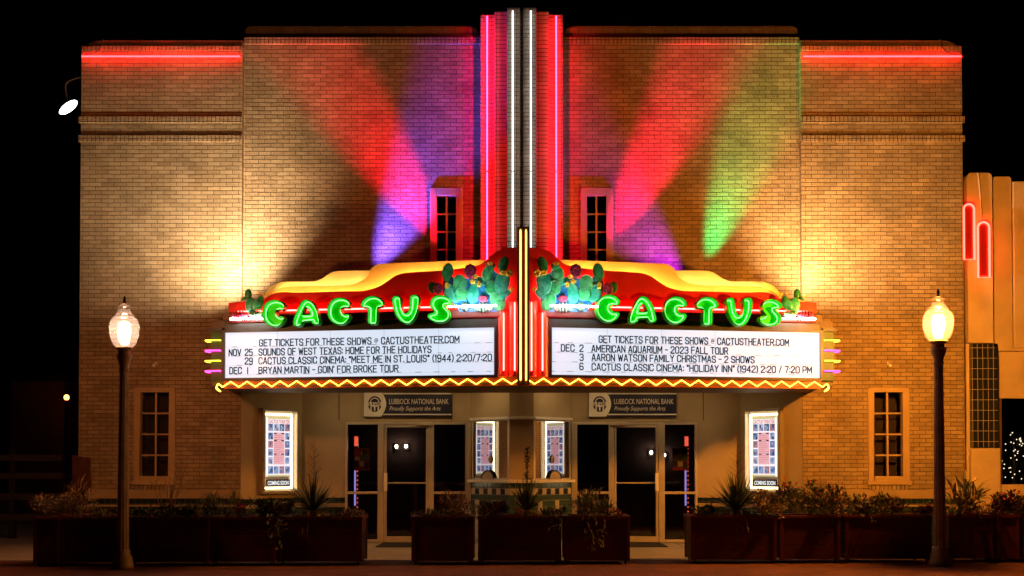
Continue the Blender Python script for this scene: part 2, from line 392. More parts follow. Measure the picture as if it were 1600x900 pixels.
for s in (-1, 1):
    a, b = sorted((XC+s*(Xp(1355.5, DF)-XC), XC+s*(Xp(1420, DF)-XC))); g0, g1 = sorted((XC+s*(Xp(1365, DF)-XC), XC+s*(Xp(1409.5, DF)-XC)))
    holes_low.append((s, a, b, g0, g1))
for s, a, b, g0, g1 in holes_low:
    x0, x1 = (XC-HW, XC-HI) if s < 0 else (XC+HI, XC+HW)
    mb = MB(); wall_with_holes(mb, x0, x1, Zp(765, DF), ZW, DF, .12, [(a, b, lowz[0], lowz[1])])
    # outer side and inner return, back
    xo = x0 if s < 0 else x1; xi = x1 if s < 0 else x0
    mb.quad((xo, DF, 0), (xo, DF+12, 0), (xo, DF+12, ZW), (xo, DF, ZW)); mb.quad((xi, DF, 2.7), (xi, DF+.6, 2.7), (xi, DF+.6, ZW), (xi, DF, ZW))
    mb.quad((x0, DF+.6, 0), (x1, DF+.6, 0), (x1, DF+.6, ZW), (x0, DF+.6, ZW)); mb.quad((x0, DF, ZW), (x1, DF, ZW), (x1, DF+12, ZW), (x0, DF+12, ZW))
    mb.build('brick_wall', BUFF, bld)
    window(a, b, lowz[0], lowz[1], DF, 4, g0, g1, lowz[2], lowz[3])
    # sloped parapet cap, rounded towards the outer corner
    r = .34; h0 = ZW; h1 = Zp(63, DF); n = 8
    pts = [(xi, DF+.004, h0)]
    for k in range(n+1):
        t = math.pi/2*k/n
        pts.append((xo-s*(r-r*math.sin(t))+0, DF+.004, h0+.0+(h1-h0)*1.0-(h1-h0)*(1-math.cos(t)))) if False else None
    pts = [(xi, DF+.004, h0), (xi, DF+.004, h1)]
    for k in range(n+1):
        t = math.pi/2*k/n; pts.append((xo-s*r+s*r*math.sin(t), DF+.004, h0-.17+(h1-h0+.17)*math.cos(t)))
    mbc = MB()
    pts[0] = (xi, DF+.004, h0+.0)
    pts = pts[:-1]+[(xo, DF+.004, h0+.002)] if pts[-1][2] < h0 else pts
    mbc.prism(pts, (0, .5, 0)); mbc.build('coping', CAPB, bld)
    for (ya, yb) in ((182, 192), (211.5, 222)):
        q = MB(); q.box(x0-(.04 if s < 0 else -.0), x1+(.04 if s > 0 else -.0), DF-.025, DF-.002, Zp(yb, DF), Zp(ya, DF))
        if s < 0: q.box(x0-.04, x0-.001, DF-.002, DF+1.0, Zp(yb, DF), Zp(ya, DF))
        q.build('band_course', SOLD, bld, bevel=.006)
    q = MB(); q.box(x0+.01, x1-.01, DF-.012, DF-.001, Zp(79, DF), Zp(72, DF)); q.build('soldier_course', SOLD, bld)
    # base: stone band and dark tile
    q = MB(); q.box(x0, x1, DF-.03, DF+.12, Zp(779, DF), Zp(765.4, DF)); q.build('stone_band', TRIM, bld, bevel=.006)
    q = MB(); q.box(x0, x1, DF-.012, DF+.12, 0, Zp(779, DF)-.001); q.build('tile_base', TILE, bld)
    q = MB(); q.box(x0, x1, DF-.02, DF-.0125, Zp(791.5, DF), Zp(788.5, DF)); q.build('tile_stripe', TRIM, bld)
    # red roofline tube
    zt = Zp(88, DF-.065); q = MB(); q.tube([(x0+.03, DF-.065, zt), (x1-.03, DF-.065, zt)], .014, 6); q.build('neon_tube', N_RED, bld, True)
    q = MB()
    for k in range(5):
        xx = x0+.15+(x1-x0-.3)*k/4; q.box(xx-.006, xx+.006, DF-.065, DF-.013, zt-.02, zt-.012)
    q.build('tube_standoff', DARK, bld)
    # loose cable over the parapet
    cxp = xo-s*.38
    q = MB(); q.tube(smoothpath([(cxp, DF+.1, h1+.01), (cxp, DF-.03, h1), (cxp+s*.03, DF-.04, h0-.03), (cxp+s*.12, DF-.04, h0-.13), (cxp+s*.3, DF-.05, zt+.03)], 5), .008, 5); q.build('cable', DARK, bld)
# centre section
up0, up1 = Zp(412, DC)-.5, Zp(294, DC)
holes_c = []
for s in (-1, 1):
    a, b = sorted((XC+s*(Xp(907, DC, 350)-XC), XC+s*(Xp(958, DC, 350)-XC))); g0, g1 = sorted((XC+s*(Xp(917, DC, 350)-XC), XC+s*(Xp(947.5, DC, 350)-XC)))
    holes_c.append((a, b, g0, g1))
mb = MB()
wall_with_holes(mb, XC-HI, XC+HI, 2.72, ZC, DC, .14, [(a, b, up0, up1) for a, b, _, _ in holes_c])
mb.quad((XC-HI, DC, ZC), (XC+HI, DC, ZC), (XC+HI, DC+12, ZC), (XC-HI, DC+12, ZC))
for s in (-1, 1): mb.quad((XC+s*HI, DC, ZW-.2), (XC+s*HI, DC+12, ZW-.2), (XC+s*HI, DC+12, ZC), (XC+s*HI, DC, ZC))
mb.build('brick_wall', BUFF, bld)
for a, b, g0, g1 in holes_c:
    gz1 = Zp(306, DC); gz0 = up0+.12
    window(a, b, up0, up1, DC, 5, g0, g1, gz0, gz1, sill=False)
PX = (.725, .475, .255)
for s in (-1, 1):
    xi, xo = XC+s*PX[0], XC+s*(HI-.01); r = .16; pts = [(xi, DC+.03, ZC), (xi+s*.05, DC+.03, ZCT-.12)]
    for k in range(7):
        t = math.pi/2*k/6; pts.append((xi+s*(.05+r-r*math.cos(t)), DC+.03, ZCT-.12+.12*math.sin(t)))
    for k in range(7):
        t = math.pi/2*k/6; pts.append((xo-s*(.10-.10*math.sin(t)), DC+.03, ZCT-.1+.1*math.cos(t)))
    pts.append((xo, DC+.03, ZC))
    q = MB(); q.prism(pts, (0, .5, 0)); q.build('coping', CAPB, bld)
    q = MB(); q.box(min(xi, xo+s*.01), max(xi, xo+s*.01), DC-.03, DC-.001, Zp(69.5, DC), Zp(60, DC)+.012); q.build('soldier_course', SOLD, bld, bevel=.005)
q = MB(); q.box(Xp(872, 21.2, 40), Xp(982, 21.2, 40), 21.2, 24, ZC-.3, Zp(30.5, 21.2)); q.build('roof_block', CAPB, bld)
# stepped pylon
Ys = (DC-.17, DC-.25, DC-.36); tops = (Zp(23, Ys[0]), Zp(18, Ys[1]), Zp(12, Ys[2]))
q = MB(); zb = 3.3
for s in (-1, 1):
    for i in range(2):
        a, b = sorted((XC+s*(PX[i+1]), XC+s*PX[i])); q.box(a, b, Ys[i], DC+.3, zb, tops[i])
    a, b = sorted((XC+s*.028, XC+s*PX[2])); q.box(a, b, Ys[2], DC+.3, zb, tops[2])
q.box(XC-.028, XC+.028, Ys[2]+.06, DC+.3, zb, tops[2]-.02)
q.build('pylon', PYLB, bld, bevel=.008)
for s in (-1, 1):
    for off, m, yt, Y, r in ((.605, N_REDP, 25, Ys[0]-.14, .014), (.158, N_WHITE, 17, Ys[2]-.07, .012)):
        x = XC+s*off
        for (a, b) in ((yt, 266.5), (269, 412)):
            q = MB(); q.tube([(x, Y, Zp(b, Y)), (x, Y, Zp(a, Y))], r, 6); q.build('neon_tube', m, bld, True)
        q = MB()
        for k in range(7):
            z = Zp(40+k*55, Y); q.box(x-.006, x+.006, Y, Y+(.138 if off > .4 else .068), z-.006, z+.006)
        q.build('tube_standoff', DARK, bld)
# entry: angled side walls, flat walls beside the doors, headers, ceiling
XA, YA = XC-HI, DF+.01; XB, YB = Xp(472, DD), DD; XD0 = Xp(540, DD); XD1 = Xp(736, DD)
ZS = 2.74
def sx(x, s): return x if s < 0 else 2*XC-x
for s in (-1, 1):
    q = MB(); z0 = Zp(777.5, DD)
    q.quad((sx(XA, s), YA, z0), (sx(XB, s), YB, z0), (sx(XB, s), YB, 3.0), (sx(XA, s), YA, 3.0))
    q.quad((sx(XB, s), YB, z0), (sx(XD0, s), YB, z0), (sx(XD0, s), YB, 3.0), (sx(XB, s), YB, 3.0))
    q.quad((sx(XD0, s), YB, Zp(660, DD)), (sx(XD1, s), YB, Zp(660, DD)), (sx(XD1, s), YB, 3.0), (sx(XD0, s), YB, 3.0))
    q.quad((sx(XD0, s), YB, 0), (sx(XD0, s), YB+.2, 0), (sx(XD0, s), YB+.2, 3), (sx(XD0, s), YB, 3))
    q.build('entry_wall', STUCCO, bld)
    q = MB()
    for xx in (Xp(530, DD), Xp(706, DD)):
        q.box(sx(xx, s)-.006, sx(xx, s)+.006, DD-.008, DD-.001, Zp(657, DD), 2.9)
    q.build('panel_joint', DARK, bld)
    q = MB(); z1 = z0-.001
    q.quad((sx(XA, s), YA-.01, 0), (sx(XB, s), YB-.01, 0), (sx(XB, s), YB-.01, z1), (sx(XA, s), YA-.01, z1))
    q.quad((sx(XB, s), YB-.01, 0), (sx(XD0, s)+s*0, YB-.01, 0), (sx(XD0, s), YB-.01, z1), (sx(XB, s), YB-.01, z1))
    q.build('tile_base', TILE, bld)
    q = MB(); za, zb2 = Zp(792, DD), Zp(786, DD)
    q.quad((sx(XB, s), YB-.015, za), (sx(XD0, s), YB-.015, za), (sx(XD0, s), YB-.015, zb2), (sx(XB, s), YB-.015, zb2))
    q.quad((sx(XA, s), YA-.015, za), (sx(XB, s), YB-.015, za), (sx(XB, s), YB-.015, zb2), (sx(XA, s), YA-.015, zb2))
    q.build('tile_stripe', TRIM, bld)
q = MB(); q.quad((XC-HI, DF-.0, 2.95), (XC+HI, DF, 2.95), (XC+HI, DD+.2, 2.95), (XC-HI, DD+.2, 2.95)); q.build('entry_ceiling', SOFF, bld)
# lobby behind the glass
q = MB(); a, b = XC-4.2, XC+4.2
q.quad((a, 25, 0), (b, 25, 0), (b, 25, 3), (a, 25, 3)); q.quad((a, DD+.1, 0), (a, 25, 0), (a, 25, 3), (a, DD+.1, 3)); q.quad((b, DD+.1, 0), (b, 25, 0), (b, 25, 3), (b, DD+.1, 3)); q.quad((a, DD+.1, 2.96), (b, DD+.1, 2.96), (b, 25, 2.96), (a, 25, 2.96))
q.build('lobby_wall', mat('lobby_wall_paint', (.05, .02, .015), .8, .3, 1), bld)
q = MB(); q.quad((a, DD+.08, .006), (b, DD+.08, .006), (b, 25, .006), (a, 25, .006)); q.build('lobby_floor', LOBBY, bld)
# storefronts
ZT = Zp(660, DD)
for s in (-1, 1):
    fr = MB(); Y0, Y1 = DD-.03, DD+.06
    def bar(p0, p1, y0, y1, mbx=fr, ya=Y0, yb=Y1):
        x0, x1 = sorted((sx(Xp(p0, DD), s), sx(Xp(p1, DD), s))); z0, z1 = Zp(y1, DD), Zp(y0, DD); mbx.box(x0, x1, ya, yb, max(z0, .002), z1)
    bar(540, 543.5, 660, 850); bar(591, 600, 660, 850); bar(669.5, 678, 660, 850); bar(727, 736, 660, 850)
    bar(543.5, 591, 660, 663.5); bar(678, 727, 660, 663.5); bar(600, 669.5, 660, 663.5)
    bar(543.5, 591, 768, 772); bar(678, 727, 768, 772); bar(543.5, 591, 843, 850); bar(678, 727, 843, 850)
    fr.build('storefront_frame', ALU, bld, bevel=.006)
    dr = MB()
    bar(600.5, 604.5, 664, 846.5, dr, Y0+.012, Y1-.012); bar(666, 669, 664, 846.5, dr, Y0+.012, Y1-.012); bar(604.5, 666, 664, 668, dr, Y0+.012, Y1-.012); bar(604.5, 666, 838, 846.5, dr, Y0+.012, Y1-.012)
    d = dr.build('door', ALU, bld, bevel=.006)
    hb = MB(); xh = sx(Xp(603.5, DD), s); zh0, zh1 = Zp(767, DD), Zp(739, DD)
    hb.box(xh-.03, xh+.03, DD-.10, DD-.06, zh0, zh1); hb.box(xh-.012, xh+.012, DD-.06, DD-.018, zh0+.03, zh0+.06); hb.box(xh-.012, xh+.012, DD-.06, DD-.018, zh1-.06, zh1-.03)
    hb.build('handle', mat('handle_metal', (.95, .88, .7), .35, .03, 5), d, bevel=.006)
    kb = MB()
    for zz in (742, 752, 765): kb.lathe([(.014, 0), (.016, .01), (.008, .02)], (sx(Xp(598, DD), s), DD-.05, Zp(zz, DD)), 10)
    kb.build('lock', ALU, d)
    pb = MB(); bar(604.5, 666, 753.5, 755.5, pb, DD-.01, DD+.02); pb.build('push_bar', ALU, d)
    g = MB(); bar(604.5, 666, 668, 838, g, DD+.005, DD+.012); g.build('door_glass', GLASS, d)
    for (p0, p1) in ((543.5, 591), (678, 727)):
        g = MB(); bar(p0, p1, 663.5, 768, g, DD+.005, DD+.012); bar(p0, p1, 772, 843, g, DD+.005, DD+.012); g.build('sidelight', GLASS, bld)
    # door closer above the door
    q = MB(); bar(650, 676, 659.5, 664.5, q, DD-.08, DD-.035); q.build('door_closer', ALU, bld, bevel=.005)

# ------------------------------------------------------------------ ticket booth
bt = thing('ticket_booth', 'angular ticket booth with tiled front and two lit mirrored windows between the entrance doors', 'booth', (XC, 20.6, 0))
wq = .71; BX0, BY0 = XD1, DD; BX1, BY1 = XD1+wq, DD-wq*.915
zsill, zhead = Zp(749, 20.6), Zp(656, 20.6)
import itertools
def bface(s): # origin, U along the face going inwards, N outwards
    O = Vector((sx(BX0, s), BY0, 0)); E = Vector((sx(BX1, s), BY1, 0)); U = (E-O); L = U.length; U.normalize()
    N = Vector((U.y, -U.x, 0)) if s < 0 else Vector((-U.y, U.x, 0))
    if N.y > 0: N = -N
    return O, U, N, L
Vz = Vector((0, 0, 1))
hd = MB(); fr = MB(); ct = MB(); tl = MB(); pb = MB()
plan = [(BX0, BY0), (BX1, BY1), (2*XC-BX1, BY1), (2*XC-BX0, BY0)]
hd.prism([(x, y, zhead+.05) for x, y in plan], (0, 0, 2.94-zhead-.05)); hd.build('header', STUCCO, bt, bevel=.006)
lip = [(BX0-.06, BY0-.005), (BX0+.0, BY0-.075), (BX1-.02, BY1-.05), (BX1+.02, BY1-.012), (2*XC-BX1-.02, BY1-.012), (2*XC-BX1+.02, BY1-.05), (2*XC-BX0, BY0-.075), (2*XC-BX0+.06, BY0-.005)]
q = MB(); q.prism([(x, y, zhead-.0) for x, y in [(BX0-.03, BY0-.01), (BX1-.03, BY1-.03), (2*XC-BX1+.03, BY1-.03), (2*XC-BX0+.03, BY0-.01)]], (0, 0, .049)); q.build('head_trim', WHITEP, bt, bevel=.006)
cpl = [(BX0-.09, BY0-.01), (BX1-.04, BY1-.09), (2*XC-BX1+.04, BY1-.09), (2*XC-BX0+.09, BY0-.01)]
ct.prism([(x, y, zsill-.06) for x, y in cpl], (0, 0, .055)); ct.build('counter', WHITEP, bt, bevel=.008)
mids = MB(); mids.prism([(x, y, zsill) for x, y in [(BX1, BY1), (2*XC-BX1, BY1), (2*XC-BX1, BY1+.12), (BX1, BY1+.12)]], (0, 0, zhead-zsill)); mids.build('centre_panel', STUCCO, bt)
tm = [mat('tile_teal', (.05, .10, .095), .12, .15, 9), mat('tile_white', (.55, .50, .40), .12, .08, 9), mat('tile_black', (.018, .02, .02), .12, .1, 9), mat('grout', (.35, .32, .27), .8, .1, 9), mat('tile_red', (.16, .03, .02), .15, .1, 9)]
faces = [(Vector((BX0, BY0, 0)), Vector((BX1, BY1, 0))), (Vector((BX1, BY1, 0)), Vector((2*XC-BX1, BY1, 0))), (Vector((2*XC-BX1, BY1, 0)), Vector((2*XC-BX0, BY0, 0)))]
zt = zsill-.062; rows = [.10, .115, .10, .12, .12, .12, .12, .12, .12]
for fi, (A, B) in enumerate(faces):
    U = (B-A); L = U.length; U.normalize(); N = Vector((U.y, -U.x, 0))
    tl.quad(A, B, B+Vz*zt, A+Vz*zt, 3)
    nc = max(4, round(L/.105)); cw = L/nc; z = zt
    for ri, rh in enumerate(rows):
        z0 = max(.01, z-rh)
        for c in range(nc):
            if ri == 0: k = 0
            elif ri == 1: k = 1 if (c % 2 == 0 or fi == 1) else 2
            elif ri == 2: k = 0
            else: k = 4 if fi == 1 and 0 < c < nc-1 else (1 if c % 4 == 1 else 0)
            tl.obox(A, U, Vz, N, c*cw+.004, (c+1)*cw-.004, z0+.004, z-.004, 0, .006, k)
        z = z0
        if z <= .02: break
tl.build('tile_front', tm, bt)
for s in (-1, 1):
    O, U, N, L = bface(s); z0, z1 = zsill, zhead
    f = MB()
    for (a, b, c, d) in ((0, .05, z0, z1), (L-.05, L, z0, z1), (.05, L-.05, z1-.03, z1), (.05, L-.05, z0, z0+.02)):
        f.obox(O, U, Vz, N, a, b, c, d, -.06, -.002)
    wo = f.build('booth_window', ALU, bt, bevel=.005)
    g = MB(); g.obox(O, U, Vz, N, .05, L-.05, z0+.02, z1-.03, -.032, -.026); g.build('glass', BGLASS, wo)
    bl = MB()
    n = 30
    for k in range(n):
        z = z0+.03+(z1-z0-.07)*k/n; bl.obox(O, U, Vz, N, L*.5, L-.06, z, z+.018, -.14, -.12)
    bl.build('blind', WHITEP, wo)
    sp = MB(); cc = O+U*(L*.5)+Vz*(z0+.36)-N*.012
    sp.ell(cc, U*.055, Vz*.07, N*.014, 16, 6); sp.build('speaker_grille', mat('grille', (.32, .28, .2), .4, .1, 9), wo, True)
    ar = MB(); pts = [O+U*(L*.45+.15*math.cos(t))+Vz*(z0+.008+.15*math.sin(t))+N*.004 for t in [math.pi*k/12 for k in range(13)]]
    ar.prism(pts, N*.008); ar.build('pass_arch', mat('arch_plate', (.42, .36, .26), .4, .1, 5), wo)
    ar = MB(); ar.tube([p+N*.012 for p in pts], .012, 6); ar.build('arch_rim', DARK, wo)
rm = MB(); a = [(BX0+.1, BY0-.02), (BX1+.05, BY1+.2), (2*XC-BX1-.05, BY1+.2), (2*XC-BX0-.1, BY0-.02)]
rm.prism([(x, y+.22, zsill-.05) for x, y in a], (0, 0, zhead-zsill)); rm.build('booth_interior', mat('booth_dark', (.05, .04, .035), .9, .1, 3), bt)

# ------------------------------------------------------------------ marquee
D0, SL = 17.5, .167
mq = thing('theater_marquee', 'V-shaped red theater marquee with green neon lettering, cactus murals and two white letter boards', 'marquee', (XC, 18.6, 2.72))
def MQ(px, py, o=0, side=-1):
    a, b = ray(px, py)
    Y = (D0+SL*XC-o)/(1+SL*a) if side < 0 else (D0-SL*XC-o)/(1-SL*a)
    return Vector((a*Y, Y, EYE+b*Y))
nn = math.hypot(1, SL)
UL, UR = Vector((1, -SL, 0))/nn, Vector((1, SL, 0))/nn
NL, NR = Vector((-SL, -1, 0))/nn, Vector((SL, -1, 0))/nn
def plane_pt(off, o, z, side):   # off = distance from the axis
    return Vector((XC+side*off, D0+SL*off-o, z))
COFF = XC-MQ(352, 560).x            # half width to the front corner
zb_, zt_ = MQ(352, 604).z, MQ(352, 501).z
body = MB()
COFFE = XC-MQ(329.5, 560).x; bo = COFFE
plan = [plane_pt(0, -.06, 0, -1), plane_pt(COFFE, -.06, 0, -1), Vector((XC-bo, 19.98, 0)), Vector((XC+bo, 19.98, 0)), plane_pt(COFFE, -.06, 0, 1)]
body.prism([p+Vz*(zb_+.02) for p in plan], (0, 0, zt_-zb_-.02)); body.build('body', [SOFF], mq)
sf = MB(); sf.prism([p+Vz*(zb_-.0) for p in [plane_pt(0, .03, 0, -1), plane_pt(COFF+.05, .03, 0, -1), Vector((XC-bo-.03, 19.97, 0)), Vector((XC+bo+.03, 19.97, 0)), plane_pt(COFF+.05, .03, 0, 1)]], (0, 0, .018)); sf.build('soffit', SOFF, mq)
for side in (-1, 1):
    M = (lambda p: p) if side < 0 else mir
    def strip(pxa, pxb, ya, yb, oa, ob, name, m, bevel=.0, mb=None):
        # horizontal band on the front: from pixel pxa to the nose (pxb None) at constant heights
        z0, z1 = MQ(560, yb, oa).z, MQ(560, ya, oa).z
        A = MQ(pxa, 560, oa); offa = XC-A.x; offb = 0 if pxb is None else XC-MQ(pxb, 560, oa).x
        b = mb or MB()
        p = [plane_pt(offa, oa, z0, side), plane_pt(offb, oa, z0, side), plane_pt(offb, ob, z0, side), plane_pt(offa, ob, z0, side)]
        b.prism(p, (0, 0, z1-z0))
        if mb is None: return b.build(name, m, mq, bevel=bevel)
    strip(350, None, 591.5, 605.5, .02, -.055, 'fascia', RUST, .005)
    strip(330, None, 605.5, 607.5, .04, -.055, 'fascia_lip', BRONZE) if False else None
    strip(351, 811, 501, 512, .055, -.055, 'dark_band', DARK, .005)
    strip(357, 790, 487, 500.5, .10, -.05, 'maroon_band', MAROON, .02)
    # olive end panel with four short tubes that wrap round its end
    strip(329.5, 351.3, 518, 594.5, .0, -.055, 'side_panel', OLIVE, .004) if False else None
    zlo, zhi = MQ(340, 594.5, 0).z, MQ(340, 518.5, 0).z; b = MB()
    b.prism([plane_pt(COFFE, .0, zlo, side), plane_pt(COFF+.047, .0, zlo, side), plane_pt(COFF+.047, -.055, zlo, side), plane_pt(COFFE, -.055, zlo, side)], (0, 0, zhi-zlo)); b.build('side_panel', OLIVE, mq)
    b = MB(); b.prism([plane_pt(COFFE+.03, .05, zhi+.002, side), plane_pt(COFF+.047, .05, zhi+.002, side), plane_pt(COFF+.047, -.055, zhi+.002, side), plane_pt(COFFE+.03, -.4, zhi+.002, side)], (0, 0, .05)); b.build('side_cap', DARK, mq)
    for k, (yy, m) in enumerate(((531.5, N_LIME), (547.5, N_PINK), (563.5, N_LIME), (579.5, N_PINK))):
        z = MQ(340, yy, .06).z
        p = [(COFF+.08, .01), (COFF+.085, .055), (COFF+.2, .06), (COFFE+.04, .065), (COFFE+.085, .03), (COFFE+.07, -.05), (COFFE+.03, -.1)]
        q = MB(); q.tube(smoothpath([plane_pt(a, o_, z-.01*(i_ > 4), side) for i_, (a, o_) in enumerate(p)], 4), .0085, 6); q.build('neon_tube', m, mq, True)
    # metal box behind the corner
    q = MB(); q.box(*sorted((XC+side*(COFF-.02), XC+side*(COFF+.17))), 18.75, 19.15, zt_, zt_+.16); q.build('ballast_box', BRONZE, mq, bevel=.01)
    # letter board
    L0, R0 = MQ(352, 560, .02), MQ(772, 560, .02); oL, oR = XC-L0.x, XC-R0.x
    z0, z1 = MQ(352, 591, .02).z, MQ(352, 520, .02).z
    fr = MB()
    def rect(b, oa, ob, za, zb, f0, f1, mi=0):
        p = [plane_pt(oa, f0, za, side), plane_pt(ob, f0, za, side), plane_pt(ob, f1, za, side), plane_pt(oa, f1, za, side)]; b.prism(p, (0, 0, zb-za), mi)
    t = .045
    rect(fr, oL+t, oR-t, z0-t, z0, .06, -.055); rect(fr, oL+t, oR-t, z1, z1+t, .06, -.055); rect(fr, oL+t, oL, z0, z1, .06, -.055); rect(fr, oR, oR-t, z0, z1, .06, -.055)
    lb = fr.build('letter_board', DARK, mq, bevel=.006)
    q = MB(); rect(q, oL, oR, z0, z1, .02, -.01); q.build('lit_face', BOARD, lb)
    for k in range(1, 5):
        q = MB(); oo = oL+(oR-oL)*k/5; rect(q, oo+.004, oo-.004, z0, z1, .0225, .0203); q.build('panel_seam', bpy.data.materials.get('seam_plastic') or litface('seam_plastic', (.7, .78, .95), .26), lb)
    q = MB()
    for yy in (541.3, 555.6, 570, 584.6):
        zz = MQ(404.6, yy, .02).z-.006; rect(q, oL, oR, zz-.006, zz, .026, .0205)
        rk = random.Random(int(yy)+side)
        for k in range(16):
            oo = oR+(oL-oR)*(k+rk.uniform(.1, .7))/16; rect(q, oo, oo-rk.uniform(.05, .12), zz+.001, zz+.007, .027, .021, 1)
    q.build('letter_track', [litface('track_plastic', (.72, .78, .9), .34), mat('letter_clip', (.10, .10, .11), .6, .1, 9)], lb)
    tx = MB()
    if side < 0:
        lines = [("GET TICKETS FOR THESE SHOWS @ CACTUSTHEATER.COM", 405.5, 717.3, 540.7), ("NOV", 358, 376.2, 555.9), ("25", 383.2, 394.2, 555.6),
                 ("SOUNDS OF WEST TEXAS: HOME FOR THE HOLIDAYS", 404.6, 673.6, 555), ("29", 383, 394.2, 569.2), ("CACTUS CLASSIC CINEMA: \"MEET ME IN ST. LOUIS\" (1944) 2:20/7:20", 404.6, 768, 568.9),
                 ("DEC", 359, 377.2, 584), ("I", 387, 389.3, 584), ("BRYAN MARTIN - GOIN' FOR BROKE TOUR", 404.6, 622, 583.6)]
    else:
        lines = [("GET TICKETS FOR THESE SHOWS @ CACTUSTHEATER.COM", 936, 1232.4, 534.9), ("DEC", 877, 897, 548.5), ("2", 906, 911.2, 549), ("AMERICAN AQUARIUM - 2023 FALL TOUR", 924.7, 1137, 549.8),
                 ("3", 906, 911.2, 563.2), ("AARON WATSON FAMILY CHRISTMAS - 2 SHOWS", 925, 1178.4, 563.4), ("6", 906, 911.2, 577.5), ("CACTUS CLASSIC CINEMA: \"HOLIDAY INN\" (1942) 2:20 / 7:20 PM", 925, 1268, 578.3)]
    Uv = UL if side < 0 else UR
    for (st, xa, xb, yb) in lines:
        A = MQ(xa, yb, .03, side); B = MQ(xb, yb, .03, side); wd = math.hypot(B.x-A.x, B.y-A.y)
        tx = MB(); stroke_text(tx, st, A, Uv, Vz, wd if len(st) > 1 else (wd if st != 'I' else .01), .100); tx.build('lettering', LTR, lb)
    # red face with its wavy top
    Lc = [(357, 473), (380, 471.5), (409, 471.5), (414, 467), (425, 460), (441, 456.3), (469, 457), (522, 455.5), (561, 454.7), (576.5, 452.6), (592, 447.5), (605, 439.5), (620.5, 429.5), (642, 425.5), (689, 422.5), (723, 419), (748, 414), (760, 406.5), (767.5, 399), (779, 391.5), (795, 387), (812, 386)]
    Ls = [Lc[0], Lc[1], Lc[2]]+[tuple(p)[:2] for p in smoothpath([(a, b, 0) for a, b in Lc[3:]], 4)]
    pts = [M(MQ(a, b, 0)) for a, b in Ls]+[M(MQ(812, 488, 0)), M(MQ(357, 488, 0))]
    q = MB(); q.prism(pts, (0, .07, 0)); q.build('red_face', RED, mq, bevel=.01)
    # first yellow crest behind it
    Mc = [(416, 463), (424, 456.5), (436, 450.8), (451.5, 447.7), (490.6, 446.6), (522, 446), (545, 444.5), (558, 441.4), (569, 436), (575, 429.7), (580, 420), (589, 413.4), (600, 411.9), (640, 410.3), (673, 409), (757, 406), (780, 405)]
    Ms = [tuple(p)[:2] for p in smoothpath([(a, b, 0) for a, b in Mc], 4)]
    pts = [M(MQ(a, b, -.22)) for a, b in Ms]+[M(MQ(780, 478, -.22)), M(MQ(416, 478, -.22))]
    q = MB(); q.prism(pts, (0, .06, 0)); q.build('yellow_crest', YELO, mq, bevel=.012)
    Uc = [(411, 462), (417, 454), (423.5, 447), (436, 441.4), (451.5, 440), (487.5, 440), (498.4, 437.5), (506, 433.6), (514, 428), (525, 424), (545, 423), (600, 422.6), (640, 422)]
    Us = [tuple(p)[:2] for p in smoothpath([(a, b, 0) for a, b in Uc], 4)]
    pts = [M(MQ(a, b, -.46)) for a, b in Us]+[M(MQ(640, 478, -.46)), M(MQ(411, 478, -.46))]
    q = MB(); q.prism(pts, (0, .06, 0)); q.build('yellow_crest', YEL, mq, bevel=.012)
    # cove tubes hidden behind the crests
    q = MB(); q.tube([M(MQ(a, b+6, -.11)) for a, b in Ls if 425 < a < 752], .012, 5); q.build('cove_tube', N_COVE, mq, True)
    q = MB(); q.tube([M(MQ(a, b+7, -.34)) for a, b in Ms if 430 < a < 572], .012, 5); q.build('cove_tube', N_COVE, mq, True)
    # red tube along the foot of the red face
    q = MB(); A = MQ(372, 484.5, .075); B = MQ(776, 480.5, .075); zz = MQ(560, 482.5, .075).z
    Bm = MQ(700, 482, .075)
    q.tube([plane_pt(XC-A.x, .075, zz, side), plane_pt(XC-Bm.x, .075, zz, side)], .013, 6); q.build('neon_tube', N_RED2, mq, True)
    q = MB(); q.tube([plane_pt(XC-Bm.x-.02, .34, zz-.035, side), plane_pt(XC-B.x, .34, zz-.035, side)], .013, 6); q.build('neon_tube', N_BLUSH, mq, True)
    # zigzag
    zc = MQ(560, 598.3, .05).z; zz = []; off = COFF+.03; k = 0
    while off > .03:
        zz.append(plane_pt(off, .05, zc+(.043 if k % 2 else -.043), side)); off -= .1365; k += 1
    q = MB(); q.tube(zz, .0085, 6); q.build('zigzag_tube', N_YEL, mq, True)
    # curled tube end at the corner
    e = zz[0]; q = MB(); q.tube(smoothpath([e, e+Vector((side*.07, .0, .05)), e+Vector((side*.11, .05, -.02)), e+Vector((side*.06, .1, -.06)), e+Vector((side*.13, .12, .0))], 4), .010, 6); q.build('neon_tube', N_YEL, mq, True)
    # two red half round columns each side of the nose
    for (pa, pb_, yt, yb) in ((777.6, 794.6, 488, 589), (794.8, 811.5, 471.5, 589)):
        A, B = MQ(pa, 540, .02), MQ(pb_, 540, .02); c = (A+B)/2; r = (B-A).length/2
        z0, z1 = MQ(pa, yb, .02).z, MQ(pa, yt, .02).z; pts = []
        for k in range(13):
            t = math.pi*k/12; pts.append(M(Vector((c.x-r*math.cos(t), c.y-r*1.0*math.sin(t), z0))))
        pts += [p+Vector((0, .12, 0)) for p in (pts[-1], pts[0])]
        q = MB(); q.prism(pts, (0, 0, z1-z0)); co = q.build('half_column', CORAL, mq, False, bevel=.006)
        q = MB(); xx = M(Vector((c.x+.01, c.y-r-.055, 0))); q.tube([Vector((xx.x, xx.y, z0+.07)), Vector((xx.x, xx.y, z1-.03))], .011, 6); q.build('neon_tube', N_CORAL, co, True)
        q = MB(); q.box(xx.x-.012, xx.x+.012, xx.y-.012, xx.y+.05, z0+.055, z0+.085); q.build('tube_end', DARK, co)
